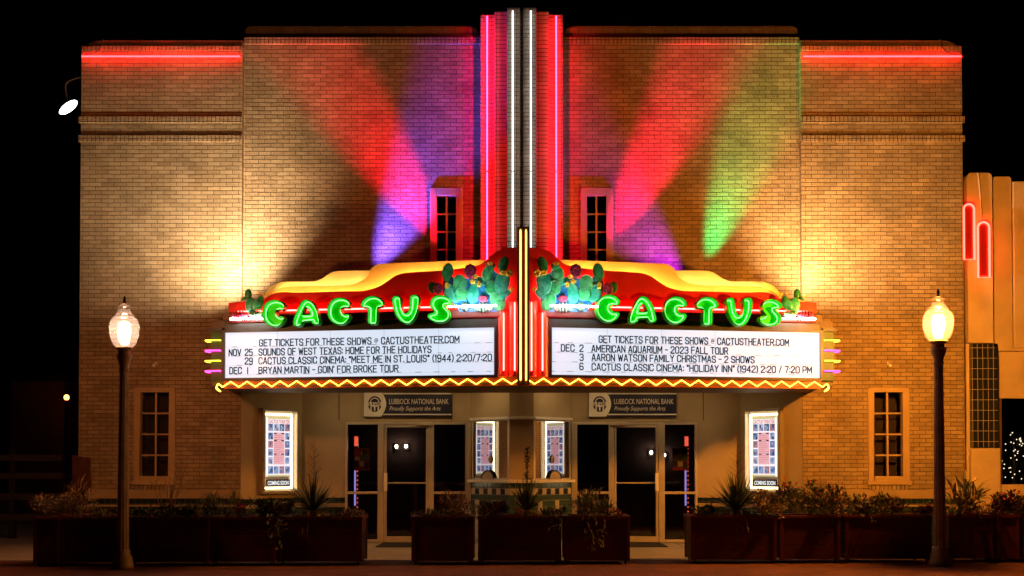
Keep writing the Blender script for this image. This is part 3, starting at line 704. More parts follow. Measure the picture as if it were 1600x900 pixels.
# small downlights recessed in the soffit
for s in (-1, 1):
    for off, y in ((.75, 20.2), (1.6, 20.28), (2.5, 20.28), (3.4, 20.25)):
        q = MB(); z = 2.946; q.lathe([(.07, -.012), (.075, .0)], (XC+s*off, y, z), 16); c = q.build('downlight', DARK, mq)
        q = MB(); q.lathe([(.055, -.004), (.056, -.001)], (XC+s*off, y, z-.0125), 14); q.build('lens', N_DOWN, c)
# nose fin
q = MB(); Yf = 17.0; fx = .092; z0, z1 = Zp(597, Yf), Zp(353.5, Yf)
q.box(XC-fx, XC-fx+.03, Yf, 17.55, z0, z1); q.box(XC+fx-.03, XC+fx, Yf, 17.55, z0, z1); q.box(XC-fx+.03, XC+fx-.03, Yf+.02, 17.5, z1-.03, z1-.002); q.box(XC-.018, XC+.018, Yf+.03, 17.5, z0, z1-.031)
fin = q.build('nose_fin', BRONZE, mq, bevel=.004)
q = MB(); q.box(XC-fx+.031, XC+fx-.031, Yf+.06, 17.5, z0, z1-.032); q.build('fin_core', RUST, fin)
for s in (-1, 1):
    q = MB(); q.tube([(XC+s*.042, Yf+.03, z0+.03), (XC+s*.042, Yf+.03, z1-.05)], .010, 6); q.build('neon_tube', N_GOLD, fin, True)

# ---- green channel letters
T = {}
T['C'] = [[(45.5,32.5),(45,29),(42,25.8),(38,24),(33,23.3),(28,24),(23.5,26.2),(20,30),(17.8,35),(16.8,40.5),(17.2,46),(19,51),(22.5,55),(27,58),(32.5,59.2),(37,58.2),(41,55.5),(43.8,52),(45.2,49),(44,48.2),(40,49),(37,48),(34,45.5),(32.2,42.5),(31.8,39),(32.5,36),(35,33.5),(39,32.5),(43,33)]]
T['A'] = [[(65,57.5),(66,50),(69,42),(73,33),(77,26),(80,23),(83,22.5),(87,24),(91,28),(94.5,34),(97,40),(98.5,47),(99.8,53),(99.5,55),(95,55.5),(93,53),(91.5,50),(88,49.8),(82,50.5),(75,51.3),(73.2,54),(71.5,57),(68,58)],
          [(75,44),(76.5,36),(79.5,30.5),(82.5,29.5),(86,32),(89,37.5),(90,43.5),(84,45),(77,45.2)]]
T['T'] = [[(10,28.5),(11,25),(15,20.5),(20,17.8),(25,17.2),(30,17.8),(35,20.5),(38,24),(39,26.5),(38,27.8),(34,28.5),(31,30.5),(29.5,33.5),(29.2,40),(29,48),(28.8,54),(28,54.9),(24,55),(20.8,54.8),(20.3,50),(20.8,40),(20.8,34),(19.5,31.5),(16,29.5),(12,29.5)]]
T['U'] = [[(58.5,19),(59.5,17.4),(62,17),(64.8,17.6),(65.6,19),(66,25),(67,32),(69,38),(72,42.5),(76,44),(80,43),(83.5,39),(85.5,32),(86.2,24),(86.4,18),(87,16),(89.5,15.5),(92.8,15.7),(94,17),(94.2,20),(93.8,28),(92.5,35),(90,42),(87,48),(83,52.5),(78,54.5),(73,53),(68,49),(64,43),(61,35),(59,26)]]
T['S'] = [[(144,23.5),(142,20.5),(138.5,18),(134,16.5),(129,16),(124,17),(120,19.5),(117.8,23.5),(117.8,28),(119.5,32),(122.5,35.5),(123.8,38.5),(122.5,41.5),(119,43.2),(114.5,44),(113,45.5),(115,48),(119,50.5),(124,52),(130,52.3),(135.5,51),(139.5,48.5),(141.5,44.5),(141.5,41),(139.5,37),(136,33.5),(133.5,30.5),(133,27.5),(134.5,25.5),(139,24.5)]]
ORG = {'C': (400, 450), 'A': (400, 450), 'T': (560, 450), 'U': (560, 450), 'S': (560, 450)}
LO = .16
LOC = {}
for k, loops in T.items():
    ox, oy = ORG[k]; pts = []
    for lp in loops:
        l2 = []
        for (a, b) in lp:
            p = MQ(ox+a, oy+b, LO); l2.append((-(XC-p.x)*nn, p.z))
        pts.append(l2)
    xs = [p[0] for p in pts[0]]; zs = [p[1] for p in pts[0]]; c = ((min(xs)+max(xs))/2, (min(zs)+max(zs))/2)
    LOC[k] = ([[(a-c[0], b-c[1]) for a, b in l] for l in pts], c)
def offset(loop, d):
    n = len(loop); out = []
    area = sum(loop[i][0]*loop[(i+1) % n][1]-loop[(i+1) % n][0]*loop[i][1] for i in range(n))
    sg = 1 if area > 0 else -1
    for i in range(n):
        a, b, c = loop[i-1], loop[i], loop[(i+1) % n]
        e1 = Vector((b[0]-a[0], b[1]-a[1])); e2 = Vector((c[0]-b[0], c[1]-b[1]))
        e1.normalize(); e2.normalize(); t = e1+e2
        if t.length < .3: t = e1
        t.normalize(); nv = Vector((t.y, -t.x))*sg
        out.append((b[0]+nv.x*d, b[1]+nv.y*d))
    return out
def letter(ch, px, py, side):
    loops, _ = LOC[ch]; Uv, Nv = (UL, NL) if side < 0 else (UR, NR)
    O = MQ(px, py, LO, side)
    loops = [[tuple(p)[:2] for p in smoothpath([(a, b, 0) for a, b in lp], 2, True)] for lp in loops]
    def P(q, o): return O+Uv*q[0]+Vz*q[1]+Nv*(o-LO+(.045 if o > .05 else 0))
    b = MB(); sgn = [1, -1]; outs, ins = [], []
    for i, lp in enumerate(loops):
        outs.append(offset(lp, sgn[i]*(.034 if i == 0 else .022))); ins.append(offset(lp, sgn[i]*(.022 if i == 0 else .012)))
    poly = [[Vector((a, c, 0)) for a, c in lp] for lp in outs]
    tr = tessellate_polygon(poly); flat = [p for l in outs for p in l]
    b.add([P(p, .112) for p in flat], tr); b.add([P(p, .10) for p in flat], [t[::-1] for t in tr])
    for o_, i_ in zip(outs, ins):
        n = len(o_); v = [P(p, .10) for p in o_]+[P(p, .24) for p in o_]+[P(p, .24) for p in i_]+[P(p, .112) for p in i_]
        f = []
        for r in range(3):
            for k in range(n): f.append((r*n+k, r*n+(k+1) % n, (r+1)*n+(k+1) % n, (r+1)*n+k))
        b.add(v, f)
    lo = b.build('neon_letter', GREENC, mq)
    for lp in loops:
        t = MB(); t.tube([P(p, LO) for p in lp], .0072, 6, closed=True); t.build('neon_tube', N_GREEN, lo, True)
    s = MB()
    for lp in loops[:1]:
        for k in range(0, len(lp), max(1, len(lp)//6)): s.tube([P(lp[k], .112), P(lp[k], LO)], .006, 5)
    s.build('tube_support', DARK, lo)
    # studs that carry the letter on the sign face
    s = MB()
    n = len(loops[0])
    for k in (0, n//3, 2*n//3): s.tube([P(loops[0][k], -.0), P(loops[0][k], .101)], .012, 5)
    s.build('mounting_stud', DARK, lo)
for ch, px, py in (('C', 431.2, 491.3), ('A', 482.4, 490.3), ('C', 532.6, 487.8), ('T', 584.5, 486.1), ('U', 636.3, 485), ('S', 688.7, 484.2)): letter(ch, px, py, -1)
for ch, px, py in (('C', 947.7, 483.6), ('A', 1001.6, 485.7), ('C', 1052, 486.3), ('T', 1101.7, 487.6), ('U', 1151.2, 488.8), ('S', 1200.2, 490)): letter(ch, px, py, 1)

# ---- painted cactus cut-outs
def artmat(name, c, c2, scale=9):
    m, t, p = nodes(name); L = t.links.new; N = t.nodes.new
    p.inputs['Roughness'].default_value = .4
    tc = N('ShaderNodeTexCoord'); n = N('ShaderNodeTexNoise'); n.inputs['Scale'].default_value = scale; n.inputs['Detail'].default_value = 7; n.inputs['Distortion'].default_value = 1.2
    L(tc.outputs['Object'], n.inputs['Vector']); r = N('ShaderNodeValToRGB'); e = r.color_ramp.elements
    e[0].position = .38; e[1].position = .68; e[0].color = (*c, 1); e[1].color = (*c2, 1)
    L(n.outputs['Fac'], r.inputs['Fac']); L(r.outputs['Color'], p.inputs['Base Color']); return m
C_G = artmat('cactus_green', (.02, .42, .12), (.14, .70, .34)); C_D = artmat('cactus_dark', (.012, .22, .07), (.05, .42, .16))
C_T = artmat('cactus_teal', (.015, .42, .30), (.14, .75, .55)); C_B = artmat('cactus_blue', (.01, .14, .55), (.03, .34, .70))
C_P = artmat('cactus_pale', (.22, .48, .36), (.55, .75, .6), 16); C_Y = artmat('flower_yellow', (.75, .55, .03), (.9, .75, .10), 20)
C_M = artmat('flower_magenta', (.13, .01, .045), (.34, .04, .13), 22); C_K = artmat('flower_pink', (.45, .02, .10), (.75, .12, .25), 22)
C_EDGE = mat('painted_edge', (.25, .72, .48), .4, .2, 9)
def cactus_art(side):
    M = (lambda p: p) if side < 0 else mir
    def at(cx, cy, o): return MQ(660+cx/7.5, 380+cy/7.5, o)
    base = [(240,440),(300,415),(360,395),(480,415),(560,408),(640,405),(700,430),(720,340),(780,300),(850,330),(900,370),(1000,420),(1012,520),(1005,600),(960,700),(900,775),(870,800),(440,805),(390,750),(330,640),(245,600)]
    q = MB(); q.prism([M(at(a, b, .105)) for a, b in base], (0, .035, 0)); pl = q.build('cactus_mural', C_B, mq, bevel=.004)
    q = MB(); ctr = (640, 600); q.tube([M(at(ctr[0]+(a-ctr[0])*.97, ctr[1]+(b-ctr[1])*.96, .04)) for a, b in base if b < 790], .011, 5); q.build('halo_tube', N_HALO, mq, True)
    pads = [(295,340,58,98,8,C_D),(120,520,45,62,-10,C_D),(370,590,100,95,0,C_T),(440,465,72,88,-15,C_G),(465,600,72,68,0,C_G),(605,590,72,112,15,C_T),(775,370,68,88,0,C_G),
            (800,262,48,40,20,C_D),(935,465,75,122,12,C_T),(815,525,66,78,0,C_G),(700,450,66,36,38,C_T),(950,250,50,88,18,C_D),(975,600,32,78,52,C_T),(885,685,72,104,-30,C_G),(330,520,50,30,35,C_T)]
    flows = [(560,328,76,86,C_M),(182,532,62,66,C_M),(625,390,32,32,C_Y),(590,448,38,28,C_Y),(662,480,26,38,C_Y),(285,495,30,45,C_Y),(795,236,36,26,C_Y),(940,345,42,32,C_Y),(1018,348,46,48,C_Y),(1050,540,28,32,C_Y),(712,650,56,44,C_K)]
    def blob(cx, cy, rx, ry, rot, o, m, name, d=.025, ribs=0):
        c = M(at(cx, cy, o)); k = .01*1.0/7.5*9.98*.1*10/10
        sc_ = 17.8/F/7.5; t = R(rot)*(1 if side < 0 else -1)
        rx, ry = rx*1.16, ry*1.12
        A = Vector((math.cos(t), 0, -math.sin(t)))*rx*sc_; B = Vector((math.sin(t), 0, math.cos(t)))*ry*sc_
        q = MB(); q.ell(c, A, B, Vector((0, -d*.45, 0)), 22, 6); ob = q.build(name, m, pl, True)
        return c, A, B
    for i, (cx, cy, rx, ry, rot, m) in enumerate(pads):
        c, A, B = blob(cx, cy, rx, ry, rot, .108+.004*(i % 5), m, 'cactus_pad')
        if i not in (0, 1, 11, 7):
            e = MB(); a0 = R(20 if i % 2 else 60)
            e.tube([c+(A*math.cos(a0+x)+B*math.sin(a0+x))*.95-Vector((0, .005, 0)) for x in [k*.18 for k in range(13)]], .0065, 5); e.build('painted_edge', C_EDGE, pl)
    for (cx, cy, rx, ry, m) in flows:
        if m in (C_M, C_K):
            q = MB(); c0 = at(cx, cy, .15); sc_ = 17.8/F/7.5
            for k in range(9):
                a = k*2*math.pi/8; rr = 0 if k == 8 else .55
                c = M(c0+Vector((math.cos(a)*rx*sc_*rr, 0, math.sin(a)*ry*sc_*rr)))
                q.ell(c, Vector((rx*sc_*.45, 0, 0)), Vector((0, 0, ry*sc_*.5)), Vector((0, -.03, 0)), 10, 5)
            q.build('flower', m, pl, True)
        else:
            q = MB(); c0 = at(cx, cy, .15); sc_ = 17.8/F/7.5
            for k in range(5):
                a = k*2*math.pi/5+.3; c = M(c0+Vector((math.cos(a)*rx*sc_*.55, 0, math.sin(a)*ry*sc_*.55)))
                q.ell(c, Vector((rx*sc_*.55, 0, 0)), Vector((0, 0, ry*sc_*.5)), Vector((0, -.02, 0)), 8, 5)
            q.build('flower', m, pl, True)
    for (cx, cy, rx, ry, m) in ((712, 752, 105, 66, C_P), (500, 745, 46, 62, C_P)):
        q = MB(); c = M(at(cx, cy, .14)); sc_ = 17.8/F/7.5
        for k in range(-3, 4):
            x = math.sin(k*.42)*rx*sc_*.9
            h = math.cos(k*.42)
            q.ell(c+Vector((x, 0, 0)), Vector((rx*sc_*.17, 0, 0)), Vector((0, 0, ry*sc_*(.35+.65*h))), Vector((0, -.04*h-.02, 0)), 8, 7)
        q.build('barrel_cactus', m, pl, True)
    # small free-standing cactus at the outer end
    def a2(cx, cy, o): return MQ(350+cx/6.4, 400+cy/6.4, o)
    s2 = 18.2/F/6.4
    q = MB(); g = None
    for i, (cx, cy, rx, ry, rot, m) in enumerate(((243,385,36,58,0,C_D),(270,495,58,80,0,C_T),(355,470,42,75,15,C_D),(198,428,30,16,-35,C_D),(320,490,36,60,20,C_T))):
        c = M(a2(cx, cy, .17+.01*i)); t = R(rot)*(1 if side < 0 else -1)
        A = Vector((math.cos(t), 0, -math.sin(t)))*rx*s2; B = Vector((math.sin(t), 0, math.cos(t)))*ry*s2
        q2 = MB(); q2.ell(c, A, B, Vector((0, -.035, 0)), 16, 6); o = q2.build('cactus_pad' if g else 'end_cactus', m, g or mq, True)
        g = g or o
    for (cx, cy, rx, ry, m) in ((160, 592, 78, 48, C_K), (312, 580, 60, 42, C_P)):
        q = MB(); c = M(a2(cx, cy, .2))
        for k in range(-3, 4):
            x = math.sin(k*.42)*rx*s2*.9; h = math.cos(k*.42)
            q.ell(c+Vector((x, 0, 0)), Vector((rx*s2*.2, 0, 0)), Vector((0, 0, ry*s2*(.35+.65*h))), Vector((0, -.07*h-.02, 0)), 8, 7)
        q.build('barrel_cactus', m, g, True)
    q = MB()
    for (cx, cy) in ((350, 372), (395, 378), (186, 412), (410, 395)): q.ell(M(a2(cx, cy, .19)), Vector((16*s2, 0, 0)), Vector((0, 0, 12*s2)), Vector((0, -.02, 0)), 8, 5)
    q.build('flower', C_Y, g, True)
    # pale tube at the foot of the end cactus
    q = MB(); zz = a2(200, 628, .24).z; A, B = a2(60, 628, .24), a2(390, 628, .24)
    q.tube([plane_pt(XC-A.x, .24, zz, side), plane_pt(XC-B.x, .24, zz, side)], .012, 6); q.build('neon_tube', N_BLUSH, mq, True)
for s in (-1, 1): cactus_art(s)

# ---- floodlights and coloured spots on the marquee roof
CAN = mat('lamp_can', (.04, .04, .04), .5, .2, 8)
def spot(px, py, Y, tox, toy, tilt, half, power, col, size=.04):
    """can on the marquee roof; axis runs up the wall towards pixel (tox, toy), leaning into the wall by tilt"""
    p = W(px, py, Y); t = W(tox, toy, DC); d = Vector((t.x-p.x, 0, t.z-p.z)).normalized()
    d = (d*math.cos(R(tilt))+Vector((0, math.sin(R(tilt)), 0))).normalized()
    ld = bpy.data.lights.new('spot_beam', 'SPOT'); ld.energy = power; ld.color = col; ld.spot_size = R(2*half); ld.spot_blend = 1; ld.shadow_soft_size = size
    lo = bpy.data.objects.new('spot_beam', ld); COL.objects.link(lo); lo.location = p
    lo.rotation_euler = d.to_track_quat('-Z', 'Y').to_euler(); setp(lo, mq)
    q = MB(); u = d.orthogonal().normalized(); v = d.cross(u); n = 12
    ring = lambda r, a: [p+d*a+(u*math.cos(k*2*math.pi/n)+v*math.sin(k*2*math.pi/n))*r for k in range(n)]
    rr = [ring(.05, -.22), ring(.085, -.18), ring(.09, .0), ring(.085, .0), ring(.08, -.15)]
    vv = [x for r_ in rr for x in r_]; f = [(i*n+k, i*n+(k+1) % n, (i+1)*n+(k+1) % n, (i+1)*n+k) for i in range(4) for k in range(n)]
    f.append(tuple(range(n))); f.append(tuple(range(4*n, 5*n))); q.add(vv, f)
    q.tube([p-d*.15, Vector((p.x, p.y, zt_+.01))], .012, 6); q.build('spotlight', CAN, mq)
spot(758, 472, 19.62, 500, 95, 8, 11.5, 3300, (1, .002, .035))
spot(552, 472, 19.78, 728, 150, 6, 17.5, 2700, (.11, .06, 1))
spot(902, 472, 19.62, 1105, 85, 8, 11.5, 3700, (1, .002, .075))
spot(1083, 472, 19.79, 1205, 130, 6.5, 14, 1050, (.0, 1, .24))
spot(1105, 470, 19.78, 915, 270, 8.5, 20, 480, (.42, .02, 1))
def flood(px, py, Y, side, power, col):
    p = W(px, py, Y); d = Vector((side*.6, .3, 1)).normalized()
    ld = bpy.data.lights.new('flood_beam', 'SPOT'); ld.energy = power; ld.color = col; ld.spot_size = R(142); ld.spot_blend = 1; ld.shadow_soft_size = .08
    lo = bpy.data.objects.new('flood_beam', ld); COL.objects.link(lo); lo.location = p; lo.rotation_euler = d.to_track_quat('-Z', 'Y').to_euler(); setp(lo, mq)
    q = MB(); b = p-Vector((0, 0, .03))
    q.prism([b+Vector((-.14, -.1, -.18)), b+Vector((.14, -.1, -.18)), b+Vector((.11, -.1, 0)), b+Vector((-.11, -.1, 0))], (0, .2, 0)); q.box(p.x-.02, p.x+.02, p.y-.02, p.y+.02, zt_+.01, b.z-.18)
    q.build('floodlight', WHITEP, mq, bevel=.01)
flood(388, 466, 19.15, -1, 680, (1, .75, .47))
flood(1244, 466, 19.15, 1, 560, (1, .62, .27))

# ------------------------------------------------------------------ street lamps
LAMPM = mat('lamp_post_iron', (.22, .165, .12), .5, .25, 7, .1)
def globe_mat(name, fac, col):
    m = bpy.data.materials.new(name); m.use_nodes = True; t = m.node_tree; t.nodes.clear(); N = t.nodes.new
    tr = N('ShaderNodeBsdfTransparent'); tl_ = N('ShaderNodeBsdfTranslucent'); tl_.inputs[0].default_value = (*col, 1)
    mx = N('ShaderNodeMixShader'); mx.inputs[0].default_value = fac
    gl = N('ShaderNodeBsdfGlossy'); gl.inputs['Roughness'].default_value = .15; m2 = N('ShaderNodeMixShader'); m2.inputs[0].default_value = .04
    t.links.new(tr.outputs[0], mx.inputs[1]); t.links.new(tl_.outputs[0], mx.inputs[2]); t.links.new(mx.outputs[0], m2.inputs[1]); t.links.new(gl.outputs[0], m2.inputs[2])
    o = N('ShaderNodeOutputMaterial'); t.links.new(m2.outputs[0], o.inputs[0]); return m
def street_lamp(px, D, k, label, bulb, gm):
    x = (px-800)/F*D
    r = thing('street_lamp', label, 'street lamp', (x, D, 0), 'globe street lamps by the planters')
    c = (x, D, 0); z = lambda v: v*k
    b = MB(); b.lathe([(.145*k, 0), (.145*k, z(.05)), (.135*k, z(.09)), (.125*k, z(.16)), (.10*k, z(.20)), (.105*k, z(.24)), (.085*k, z(.27))], c, 24); b.build('base', LAMPM, r, True)
    b = MB(); b.lathe([(.083*k, z(.27)), (.058*k, z(2.74))], c, 24, flute=.1); b.build('pole', LAMPM, r)
    b = MB(); b.lathe([(.058*k, z(2.74)), (.075*k, z(2.77)), (.06*k, z(2.80)), (.065*k, z(2.84)), (.10*k, z(2.93)), (.105*k, z(2.98)), (.075*k, z(3.0)), (.08*k, z(3.04)), (.115*k, z(3.06)), (.115*k, z(3.085))], c, 24); b.build('collar', LAMPM, r, True)
    g = MB(); prof = [(.11, 3.087), (.15, 3.13), (.185, 3.22), (.202, 3.32), (.197, 3.41), (.17, 3.475), (.128, 3.51), (.135, 3.528), (.108, 3.55), (.086, 3.585), (.078, 3.615), (.092, 3.635), (.075, 3.66), (.04, 3.68), (.02, 3.69)]
    sp = smoothpath([(a*k, b_*k, 0) for a, b_ in prof], 3); g.lathe([(p.x, p.y) for p in sp], c, 32); go = g.build('globe', gm, r, True)
    q = MB(); q.ell((x, D, 3.32*k), (.085*k, 0, 0), (0, .085*k, 0), (0, 0, .095*k), 14, 8); q.build('bulb', bulb, go, True)
    f = MB(); f.lathe([(.028, z(3.69)), (.03, z(3.70)), (.012, z(3.715)), (.022, z(3.74)), (.02, z(3.765)), (.006, z(3.80))], c, 12); f.build('finial', DARK, r, True)
street_lamp(193, 15.85, 1.0, 'fluted iron street lamp with dim pinkish globe in front of the left wing window', emit('pink_bulb', (1, .35, .11), 400), globe_mat('globe_rose', .03, (.26, .45, .95)))
street_lamp(1467.5, 16.3, 1.045, 'fluted iron street lamp with glaring yellow globe beside the black tile pillar', emit('sodium_bulb', (1, .34, .032), 1900), globe_mat('globe_amber', .022, (.4, .24, .7)))

# ------------------------------------------------------------------ poster cases
def rayplane(px, py, A, B):
    a, b = ray(px, py); n = Vector((B[1]-A[1], -(B[0]-A[0])));
    t = (A[0]*n.x+A[1]*n.y)/(a*n.x+n.y); return Vector((a*t, t, EYE+b*t))
PW = litface('poster_paper', (.95, .86, .92), .5, coat=.2)
PR = emit('poster_pink', (.95, .50, .55), .45); PT = emit('poster_title', (.80, .16, .10), .4); PY = emit('poster_yellow', (.85, .75, .30), .4)
PD = emit('poster_ink', (.08, .08, .14), .25); PB = [emit('poster_tint', c, .4) for c in ((.16, .26, .55), (.35, .45, .70), (.55, .22, .25), (.10, .14, .26), (.55, .62, .8))]
PFRAME = mat('case_frame', (.36, .30, .22), .4, .1, 6, metal=.3)
def poster_case(s, label):
    A = (sx(XA, s), YA); B = (sx(XB, s), YB)
    Am, Bm = (XA, YA), (XB, YB)
    P0, P1 = rayplane(404, 700, Am, Bm), rayplane(461.5, 700, Am, Bm)
    z0, z1 = rayplane(432, 771, Am, Bm).z, rayplane(432, 639, Am, Bm).z
    if s > 0: P0, P1 = mir(P1), mir(P0)
    U = Vector((P1.x-P0.x, P1.y-P0.y, 0)); Wd = U.length; U.normalize(); N = U.cross(Vz); N.normalize()
    O = Vector((P0.x, P0.y, 0)); H = z1-z0
    root = thing('poster_case', label, 'poster case', (P0+P1)/2*1.0, 'lit poster cases')
    f = MB(); t = .05
    for (a, b, c, d) in ((0, t, z0, z1), (Wd-t, Wd, z0, z1), (t, Wd-t, z0, z0+t), (t, Wd-t, z1-t, z1)): f.obox(O, U, Vz, N, a, b, c, d, .003, .13)
    f.build('frame', PFRAME, root, bevel=.006)
    f = MB(); f.obox(O, U, Vz, N, t, Wd-t, z0+t, z1-t, .003, .012); f.build('back_panel', mat('case_back', (.5, .44, .32), .5, .05, 5), root)
    # strip of bulbs round the inside
    b = MB(); st = .036; a0, a1, c0, c1 = t+.05, Wd-t-.05, z0+t+.05, z1-t-.05
    nx = int((a1-a0)/st); nz = int((c1-c0)/st)
    for i in range(nx+1):
        for c in (c0, c1): b.obox(O, U, Vz, N, a0+(a1-a0)*i/nx-.012, a0+(a1-a0)*i/nx+.012, c-.012, c+.012, .014, .03)
    for i in range(1, nz):
        for a in (a0, a1): b.obox(O, U, Vz, N, a-.012, a+.012, c0+(c1-c0)*i/nz-.012, c0+(c1-c0)*i/nz+.012, .014, .03)
    b.build('bulb_strip', BULB, root)
    # poster
    pa, pb2 = t+.105, Wd-t-.105; pz0, pz1 = z0+.31, z1-t-.10; pw = pb2-pa; ph = pz1-pz0
    po = MB(); po.obox(O, U, Vz, N, pa, pb2, pz0, pz1, .013, .05); pobj = po.build('poster', PW, root)
    mats = [PR, PT, PY, PD]+PB; q = MB()
    def cell(a, b, c, d, m, lay=.002): # fractions of the poster, y down
        q.add([O+U*(pa+pw*x)+Vz*(pz1-ph*y)+N*(.05+lay) for x, y in ((a, d), (b, d), (b, c), (a, c))], [(0, 1, 2, 3)], m)
    cell(.0, 1, 0, .03, 2); cell(.26, .74, .26, .80, 0); cell(0, 1, .975, 1, 2)
    rnd = random.Random(3)
    def picture(a, b, c, d):
        cell(a, b, c, d, 4+rnd.randrange(5))
        for k in range(5):
            x0 = a+(b-a)*rnd.uniform(0, .6); y0 = c+(d-c)*rnd.uniform(0, .6); cell(x0, min(b, x0+(b-a)*rnd.uniform(.15, .45)), y0, min(d, y0+(d-c)*rnd.uniform(.2, .5)), 3+rnd.randrange(6), .003+.001*k)
    for i in range(4): picture(.03+.245*i, .03+.245*i+.215, .115, .235); picture(.03+.245*i, .03+.245*i+.215, .83, .955)
    for j in range(4):
        y = .265+.137*j; picture(.03, .235, y, y+.115); picture(.765, .97, y, y+.115)
    for y in (.265, .385, .615): cell(.28, .40, y, y+.022, 3, .004); cell(.60, .72, y, y+.022, 3, .004)
    for j in range(14):
        y = .31+.034*j; cell(.29, .29+rnd.uniform(.25, .42), y, y+.007, 1, .004)
    q.text('CACTUS THEATER', O+U*(pa+pw*.03)+Vz*(pz1-ph*.105)+N*.052, U, Vz, width=pw*.94, cap=ph*.06, bold=.02, m=1)
    q.build('artwork', mats, pobj)
    cs = MB(); cs.obox(O, U, Vz, N, pa-.01, pb2+.01, z0+.13, z0+.25, .013, .03); cso = cs.build('caption_plate', DARK, root)
    q = MB(); q.text('COMING SOON', O+U*(pa+.02)+Vz*(z0+.155)+N*.031, U, Vz, width=pw-.04, cap=.07, bold=.03); q.build('caption', emit('caption_white', (1, 1, 1), .5), cso)
poster_case(-1, 'lit poster case with bulb border on the angled wall left of the doors')
poster_case(1, 'lit poster case with bulb border on the angled wall right of the doors')

# ------------------------------------------------------------------ bank signs
def bank_sign(px0, px1, label):
    D = DD-.004; x0, x1 = Xp(px0, D), Xp(px1, D); z0, z1 = Zp(651.5, D), Zp(611.5, D); w_ = x1-x0; h = z1-z0
    r = thing('sponsor_sign', label, 'sign', ((x0+x1)/2, D, z0), 'sponsor signs above the doors')
    b = MB(); b.box(x0, x1, D-.045, D, z0, z1); b.build('panel', NAVY, r, bevel=.004)
    y = D-.046; q = MB(); U = Vector((1, 0, 0))
    # pale badge area with a rounded right edge
    pts = [(x0+.004, y, z0+.004)]+[(x0+w_*.20+w_*.055*math.sin(math.pi*k/12), y, z0+.004+(h-.008)*k/12) for k in range(13)]+[(x0+.004, y, z1-.004)]
    q.prism(pts, (0, -.006, 0)); q.box(x0+w_*.22, x1-.004, y-.005, y, z1-h*.12, z1-h*.07); q.box(x0+w_*.22, x1-.004, y-.005, y, z0+h*.07, z0+h*.12)
    q.build('badge', WHITEP, r)
    q = MB(); cx, cz = x0+w_*.125, z0+h*.5; rr = h*.31
    def disc(r0, m, lay, a0=0, a1=2*math.pi, n=24, sc_=(1, 1), c=None):
        c = c or (cx, cz); P = [Vector((c[0]+r0*sc_[0]*math.cos(a0+(a1-a0)*k/n), y-.006-lay, c[1]+r0*sc_[1]*math.sin(a0+(a1-a0)*k/n))) for k in range(n)]
        tr = tessellate_polygon([P]); q.add(P, tr, m)
    disc(rr, 0, .002, sc_=(.85, 1)); disc(rr*.6, 1, .004, c=(cx, cz+rr*.2)); disc(rr*.48, 0, .006, c=(cx, cz+rr*.2))
    q.add([Vector((cx+a*rr, y-.014, cz+b*rr)) for a, b in ((-.95, -.22), (.95, -.22), (.95, .22), (-.95, .22))], [(0, 1, 2, 3)], 1)
    for k in (-.45, 0, .45): q.add([Vector((cx+(k+a)*rr, y-.0145, cz+b*rr)) for a, b in ((-.09, -.85), (.09, -.85), (.09, -.22), (-.09, -.22))], [(0, 1, 2, 3)], 1)
    q.text('LNB', Vector((cx, y-.014, cz-rr*.16)), U, Vz, width=rr*1.5, cap=rr*.34, bold=.01, center=True, m=0)
    q.build('emblem', [NAVY, WHITEP], r)
    q = MB(); q.text('LUBBOCK NATIONAL BANK', Vector((x0+w_*.29, y-.0, z0+h*.50)), U, Vz, width=w_*.675, cap=h*.20, bold=.0); q.build('lettering', WHITEP, r); q = MB()
    q.text('Proudly Supports the Arts', Vector((x0+w_*.29, y-.0, z0+h*.25)), U, Vz, width=w_*.585, cap=h*.16, bold=.0, shear=.35)
    q.build('lettering', WHITEP, r)
bank_sign(569, 706, 'navy bank sponsor sign above the glass door nearer the pink street lamp')
bank_sign(919.5, 1056.5, 'navy bank sponsor sign above the glass door nearer the yellow street lamp')

